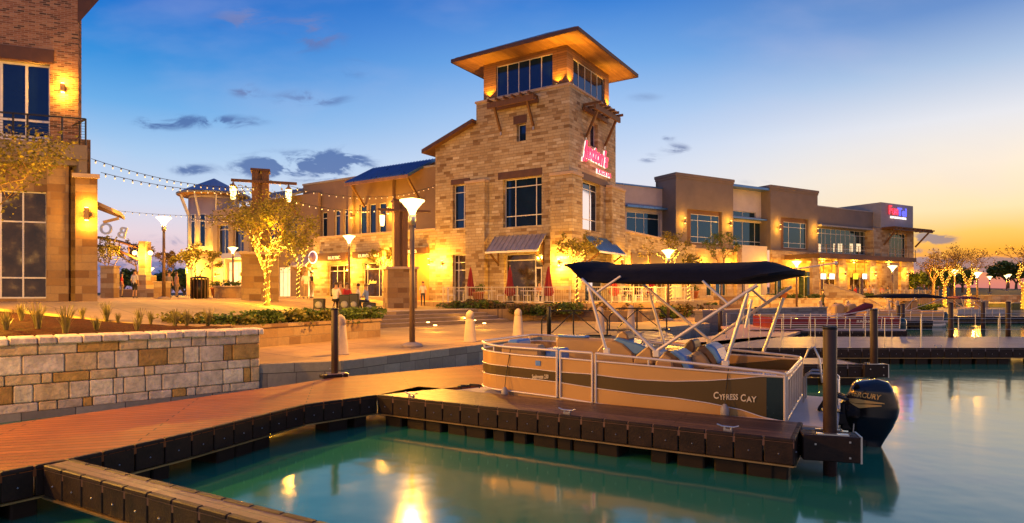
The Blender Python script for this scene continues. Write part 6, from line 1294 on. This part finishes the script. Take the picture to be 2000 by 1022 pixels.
for i, (px, py, sc, lb) in enumerate([(9,640,.7,'grass tuft in the mulch cut by the left edge'),(77,646,.95,'tall grass tuft in the mulch, second from the left edge'),(129,648,1.0,'spiky grass tuft in the mulch, third from the left edge'),(196,648,.6,'small grass tuft at the middle of the wall coping'),(208,622,.9,'tall grass tuft in the middle of the mulch bed'),(262,645,.55,'low grass tuft near the wall coping'),(274,622,.7,'upright grass tuft below the arch sign'),(340,628,.75,'grass tuft left of the planter end'),(357,610,.7,'grass tuft near the top of the bed beside the planter'),(404,622,.8,'grass tuft at the start of the planter shrubs'),(300,606,.6,'dark small grass tuft at the top edge of the bed'),(160,618,.6,'grass tuft at the top of the mulch left of the middle'),(40,622,.7,'grass tuft at the top of the mulch near the left edge'),(236,634,.5,'smallest grass tuft in the mulch bed')]):
    p = bed_pos(px, py); o = bpy.data.objects.new('grass_tuft', gmesh[i % 2]); C.objects.link(o); o.location = p-Vector((0,0,.03)); o.rotation_euler = (0,0,i*1.1); o.scale = (sc*.95,)*3; tag(o, lb, 'grass tuft', 'grass tufts in the mulch bed')
# ================================================================ PATIO
m_fence = pm('cream_fence_paint', (.5,.43,.34), .5, var=.08)
def fence(a, b, z, label, h=.95):
    a, b = Vector((*a,0)), Vector((*b,0)); L = (b-a).length; rz = math.atan2((b-a).y,(b-a).x); t = thing('patio_fence', label, 'fence', (a.x,a.y,z), rz); n = max(1, round(L/1.6))
    for i in range(n+1): MB().box(L*i/n-.03,L*i/n+.03,-.03,.03,0,h+.04).build('post', m_fence, t)
    for i in range(n):
        x0, x1 = L*i/n+.035, L*(i+1)/n-.035; m = MB().box(x0,x1,-.02,.02,h-.05,h).box(x0,x1,-.02,.02,.08,.12); k = max(2,int((x1-x0)/.13))
        for j in range(k): x = x0+(x1-x0)*(j+.5)/k; m.box(x-.006,x+.006,-.006,.006,.12,h-.05)
        m.build('bar_panel', m_fence, t)
    return t
fence((-2.7,36.9),(3.3,34.9),PT,'white barred patio fence in front of the tower shop window'); fence((4.4,35.0),(8.4,36.3),PT,'white barred patio fence right of the tower corner'); fence((8.5,36.5),(12.2,41.4),PT,'white barred patio fence below the boat canopy')
fence(RFr.w(24,-6.8),RFr.w(38,-6.8),PT,'restaurant patio fence under the screens'); fence((-4.4,39.2),(-2.8,37.0),PT,'short patio fence beside the street lamp')
# closed umbrellas
ub = None
for i, (px, Y, ytop, lb) in enumerate([(919,37.4,522,'leftmost closed red umbrella on the tower patio'),(996,36.9,517,'closed red umbrella left of the shop window middle'),(1071,36.2,517,'closed red umbrella in front of the tower corner pier'),(1199,38.0,528,'closed red umbrella right of the tower corner under the canopy'),(1273,42.0,530,'closed red umbrella furthest right under the boat canopy')]):
    p = dp(px,572,Y); zt = CZ+(HY-ytop)/F*Y
    if ub is None:
        ub = thing('patio_umbrella', lb, 'umbrella', (p.x,p.y,PT), 0, 'closed red umbrellas on the patio'); h = zt-PT
        MB().tube([(0,0,0),(0,0,h+.1)], .028, 8).build('pole', m_pole, ub); MB().lathe([(.26,0),(.26,.06),(.06,.09)], 14).build('base', m_black, ub)
        m = MB(); n = 16; pr_ = [(.22,h-1.75),(.34,h-1.55),(.2,h-1.0),(.12,h-.4),(.03,h)]; vs = []
        for r_, z in pr_:
            for k in range(n): a = 2*math.pi*k/n; q = r_*(1 if k % 2 else .68); vs.append((q*math.cos(a),q*math.sin(a),z))
        m.add(vs, [(i_*n+k,i_*n+(k+1)%n,(i_+1)*n+(k+1)%n,(i_+1)*n+k) for i_ in range(4) for k in range(n)]); m.build('canopy', m_red, ub)
    else: place(ub, (p.x,p.y,PT), i, lb)
# chairs and tables
ch = thing('patio_chair', 'x', 'chair', (0,0,0), 0, 'white patio chairs')
MB().box(-.22,.22,-.22,.22,.43,.47).build('seat', m_white, ch); m = MB()
for k in range(5): m.box(-.2+k*.095,-.18+k*.095,.2,.225,.47,.86)
m.box(-.22,.22,.195,.23,.84,.9); m.build('backrest', m_white, ch)
for sx in (-.2,.2):
    for sy in (-.2,.2): MB().box(sx-.018,sx+.018,sy-.018,sy+.018,0,.43).build('leg', m_white, ch)
tb = thing('patio_table', 'x', 'table', (0,0,0), 0, 'round white patio tables')
MB().lathe([(.42,.7),(.42,.74)], 18).build('tabletop', m_white, tb); MB().lathe([(.26,0),(.24,.03),(.04,.05),(.04,.7)], 10).build('pedestal', m_white, tb)
spots = [(905,38.2,'left of the leftmost umbrella'),(955,37.9,'between the two left umbrellas'),(1030,37.4,'in front of the shop door'),(1052,37.2,'beside the white shop door'),(1225,38.8,'right of the tower corner'),(1255,41.5,'at the far end of the tower patio')]
for i, (px, Y, lb) in enumerate(spots):
    p = dp(px,572,Y)
    if i == 0: tb.location = (p.x,p.y,PT); tb['label'] = 'round white patio table '+lb; 
    else: place(tb, (p.x,p.y,PT), 0, 'round white patio table '+lb)
    for k, sd in enumerate(('left','right')):
        q = (p.x+(-.72 if k == 0 else .72), p.y+(.1 if k else -.2), PT); rz = math.pi/2 if k == 0 else -math.pi/2; l_ = f'white chair {sd} of the table {lb}'
        if i == 0 and k == 0: ch.location = q; ch.rotation_euler = (0,0,rz); ch['label'] = l_
        else: place(ch, q, rz, l_)
# planter pots
pot = None
for px, Y, z, lb in [(424,38,None,'orange pot left of the low planter wall'),(447,38,None,'orange pot in the middle of the low planter wall'),(461,38,None,'orange pot right end of the low planter wall'),(934,37.2,PT,'red flower pot stand between the patio umbrellas'),(1356,52,1.7,'plant pot at the left end of the terrace wall'),(1530,57,PT,'plant pot left of the patio stairs')]:
    p = dp(px,572,Y); z = plaza_z(p.x) if z is None else z
    if pot is None:
        pot = thing('flower_pot', lb, 'pot', (p.x,p.y,z), 0, 'terracotta pots'); MB().lathe([(.22,0),(.36,.55),(.4,.56),(.4,.66),(.3,.66)], 14).build('pot', pm('terracotta', (.42,.14,.05), .7), pot); b_ = bush_mesh(81,260,.4,.5,.1).build('plant', m_leafD, pot); b_.location = (0,0,.6)
    else: place(pot, (p.x,p.y,z), px, lb)
# ================================================================ PEOPLE
m_skin = pm('skin', (.42,.23,.14), .55, var=.05); m_hair = pm('dark_hair', (.03,.018,.012), .6, var=.2); m_hairb = pm('brown_hair', (.12,.06,.03), .6, var=.2)
m_shoe = pm('dark_shoes', (.03,.025,.02), .5); m_eye = pm('eyes', (.01,.01,.01), .2)
def cloth(nm, c): return pm(nm, c, .85, var=.15, vs=8)
CL = {'blue':cloth('blue_shirt',(.2,.27,.48)),'white':cloth('white_shirt',(.62,.58,.52)),'red':cloth('red_shirt',(.5,.03,.03)),'navy':cloth('navy_trousers',(.03,.035,.06)),'black':cloth('black_cloth',(.02,.02,.022)),'tan':cloth('tan_trousers',(.28,.2,.12)),'peach':cloth('peach_shirt',(.5,.26,.14)),'gray':cloth('gray_shirt',(.22,.2,.2)),'orange':cloth('orange_shirt',(.55,.2,.05))}
def person(label, p, z, rz, pose, shirt, trou, hair=m_hair, sc=1.0, seed=0, short=False):
    rr = random.Random(seed); V, E, R = [], [], []; kind = []
    def add(par, co, r, k): V.append(Vector(co)); R.append(r); kind.append(k); i = len(V)-1; (E.append((par,i)) if par is not None else None); return i
    sit = pose == 'sit'; hp = .52 if sit else .93; ln = .10 if pose == 'lean' else (.06 if sit else 0)   # facing -y
    pel = add(None,(0,0,hp),(.14,.105),'t'); wa = add(pel,(0,-ln*.4,hp+.18),(.125,.095),'s'); chs = add(wa,(0,-ln,hp+.40),(.15,.105),'s'); nk = add(chs,(0,-ln*1.15,hp+.545),(.05,.05),'k'); j = add(nk,(0,-ln*1.25,hp+.62),(.068,.078),'k'); hd = add(j,(0,-ln*1.3,hp+.72),(.074,.09),'k'); add(hd,(0,-ln*1.3,hp+.795),(.055,.07),'k'); add(j,(0,-ln*1.3-.095,hp+.665),(.012,.016),'k')
    for s in (-1, 1):
        sh = add(chs,(s*.175,-ln,hp+.46),(.058,.058),'s')
        if sit or pose == 'lean': el = add(sh,(s*.23,-ln-.08,hp+.2),(.043,.043),'s'); wr = add(el,(s*.14,-ln-.3,hp+.17),(.03,.03),'k'); hdn = (s*-.03,-.09,.0)
        elif pose == 'walk': el = add(sh,(s*.22,s*.1,hp+.2),(.043,.043),'s'); wr = add(el,(s*.22,s*.1-.14,hp-.0),(.03,.03),'k'); hdn = (0,-.03,-.09)
        else: el = add(sh,(s*.23,.02,hp+.19),(.043,.043),'s'); wr = add(el,(s*.22,-.06,hp-.04),(.03,.03),'k'); hdn = (0,-.02,-.09)
        w_ = V[wr]; pa = add(wr,tuple(w_+Vector(hdn)*.55),(.034,.02),'k')
        side = Vector((0,0,1)) if sit else Vector((0,1,0))
        for q, fl in enumerate((.075,.085,.08,.065)): b_ = V[pa]; o_ = side*(.027-.018*q); k1 = add(pa,tuple(b_+o_+Vector(hdn).normalized()*fl*.55),(.009,.009),'k'); add(k1,tuple(b_+o_+Vector(hdn).normalized()*fl*.9+Vector((0,-.015,-.012))),(.007,.007),'k')
        add(pa,tuple(V[wr]+Vector(hdn)*.5+Vector((-s*.03,-.02,.035 if sit else 0))),(.009,.009),'k')
        hpj = add(pel,(s*.09,0,hp-.06),(.098,.098),'t')
        if sit: kn = add(hpj,(s*.13,-.42,.5),(.065,.065),'t'); an = add(kn,(s*.14,-.40,.09),(.04,.04),'t'); fx = an
        else:
            st_ = s*.22 if pose == 'walk' else 0; kn = add(hpj,(s*.1,-st_*.5-.02,.5),(.06,.06),'t'); an = add(kn,(s*.1,-st_+.03 if pose != 'walk' else -st_+.1*(s<0),.09),(.038,.038),'k' if short else 'f')
            if not short: kind[an] = 't'
        a_ = V[an]; add(an,(a_.x+s*.02,a_.y-.13,.035),(.04,.03),'f')
    me = bpy.data.meshes.new('person'); me.from_pydata([tuple(v) for v in V], E, []); o = bpy.data.objects.new('tmp', me); C.objects.link(o)
    md = o.modifiers.new('skin','SKIN'); md.use_smooth_shade = True
    sv = me.skin_vertices[0].data
    for i, r in enumerate(R): sv[i].radius = r; sv[i].use_root = (i == 0)
    sb = o.modifiers.new('sub','SUBSURF'); sb.levels = 1; sb.render_levels = 1
    dg = bpy.context.evaluated_depsgraph_get(); dg.update(); m2 = bpy.data.meshes.new_from_object(o.evaluated_get(dg)); bpy.data.objects.remove(o)
    m2.materials.clear(); mats = [CL[shirt], CL[trou], m_skin, m_shoe]
    for m_ in mats: m2.materials.append(m_)
    idx = {'s':0,'t':1,'k':2,'f':3}; seg = [(V[a],V[b],kind[b]) for a,b in E]
    for pl in m2.polygons:
        c = pl.center; best = (9,'s')
        for a, b, k in seg:
            ab = b-a; t_ = max(0,min(1,(c-a).dot(ab)/max(1e-9,ab.dot(ab)))); d = (a+ab*t_-c).length
            if d < best[0]: best = (d,k)
        pl.material_index = idx[best[1]]; pl.use_smooth = True
    pr = bpy.data.objects.new('person', m2); C.objects.link(pr); pr.location = (p[0],p[1],z); pr.rotation_euler = (0,0,rz); pr.scale = (sc,)*3; tag(pr, label, 'person', 'people on the plaza and patios')
    hz_ = hp+.72; hm = MB()
    hm.lathe([(.088,-.02),(.094,.04),(.08,.09),(.045,.12),(.005,.13)], 12, (0,-ln*1.3+.018,hz_)); hm.build('hair', hair, pr)
    e_ = MB().ball((-.032,-ln*1.3-.083,hz_-.01), .011, 5).ball((.032,-ln*1.3-.083,hz_-.01), .011, 5).box(-.022,.022,-ln*1.3-.092,-ln*1.3-.08,hz_-.085,hz_-.078); e_.build('face_features', m_eye, pr)
    return pr
def stool(p, z, label):
    t = thing('stool', label, 'stool', (p[0],p[1],z), 0, 'stools of the seated people'); MB().lathe([(.19,.42),(.2,.46)], 12).build('seat', m_black, t); m = MB()
    for k in range(4): a = k*1.57+.78; m = MB().tube([(.05*math.cos(a),.05*math.sin(a),.42),(.17*math.cos(a),.17*math.sin(a),0)], .014, 6); m.build('leg', m_black, t)
def at(px, Y): p = dp(px,572,Y); return (p.x,p.y)
for px, Y, pose, rz, sh, tr, hr, lb in [(717,30.6,'sit',-1.7,'blue','navy',m_hairb,'person in a blue shirt seated beside the black speaker'),(702,31.4,'sit',-1.5,'white','tan',m_hair,'person in a white shirt seated behind the black speaker'),(655,30.0,'sit',2.9,'white','black',m_hair,'person in a pale shirt seated with their back to the lake'),(676,31.2,'sit',.8,'red','black',m_hair,'person in a red shirt seated between the two speakers'),(665,32.2,'sit',.3,'orange','tan',m_hairb,'person in an orange shirt seated behind the pale shirted one')]:
    p = at(px,Y); z = plaza_z(p[0]); person(lb, p, z, rz, pose, sh, tr, hr, 1.0, int(px)); stool(p, z, 'stool under the '+lb)
for px, Y, pose, rz, sh, tr, hr, lb, sc in [(263,38,'stand',3.0,'white','black',m_hair,'person in a white top and dark shorts standing on the far plaza',1.0),(597,38,'stand',.4,'white','tan',m_hairb,'person in a white shirt standing at the lit shop window',1.0),(608,40,'stand',2.4,'black','tan',m_hair,'person in black standing beside the lit shop window',1.0),(1607,49,'walk',1.4,'black','black',m_hair,'person in black walking below the patio stairs',1.05),(238,43,'stand',2,'red','tan',m_hair,'person in red on the far plaza near the stone block',1.0),(330,41,'stand',1,'gray','black',m_hair,'person in gray standing right of the tall slim lamp',1.0),(345,42,'stand',2.5,'peach','tan',m_hairb,'person in peach standing left of the litter bin',1.0),(826,41.5,'stand',.2,'white','navy',m_hair,'person in white standing at the patio entrance',.95)]:
    p = at(px,Y); person(lb, p, plaza_z(p[0]) if px < 1000 else .65, rz, pose, sh, tr, hr, sc, int(px), short='shorts' in lb)
for px, Y, sh, lb in [(1052,37.9,'peach','person in peach seated on the tower patio by the shop door'),(1222,39.4,'black','person in black seated on the patio right of the tower corner'),(1268,42.4,'blue','person in blue seated at the far end of the tower patio')]:
    p = at(px,Y); person(lb, p, PT-.06, .5, 'sit', sh, 'black', m_hair, 1.0, int(px)); q_ = place(ch, (p[0],p[1]+.02,PT), .5, 'chair under the '+lb)
for i, (px, Y, sh) in enumerate([(1661,70,'navy'),(1672,70.5,'red'),(1690,71,'white'),(1698,70.2,'peach'),(1706,71.5,'white'),(1722,72,'red'),(1624,69,'red'),(1735,73,'black')]):
    p = at(px,Y); person(f'seated diner in {"dark blue" if sh=="navy" else sh} on the restaurant patio, {ORD[i]} of the row', p, PT, rr.random()*6, 'sit', sh, 'black', m_hair if i % 2 else m_hairb, 1.05, i); stool(p, PT, f'stool under the {ORD[i]} seated restaurant diner')
# speakers and gear of the musicians
for px, Y, w, h, lb in [(674,29.4,.5,.78,'black speaker cabinet in front of the red shirted person'),(692,29.4,.42,.85,'black speaker cabinet left of the blue shirted person'),(624,29.2,.5,.5,'small black amplifier left of the seated musicians'),(722,29.9,.6,.42,'low black case below the blue shirted person')]:
    p = at(px,Y); t = thing('speaker_cabinet', lb, 'speaker', (*p,plaza_z(p[0])), .1, 'black cabinets of the musicians'); MB().box(-w/2,w/2,-.2,.2,0,h).build('cabinet', m_black, t, bevel=.02); MB().box(-w/2+.04,w/2-.04,-.212,-.2,.05,h-.05).build('grille', pm('grille_gray', (.05,.05,.05), .8), t); MB().lathe([(min(w,h)*.34,0),(min(w,h)*.3,.02),(.03,.03)], 14).build('cone', m_gray, t).matrix_local = Matrix.Translation((0,-.213,h*.4)) @ Matrix.Rotation(math.pi/2,4,'X')
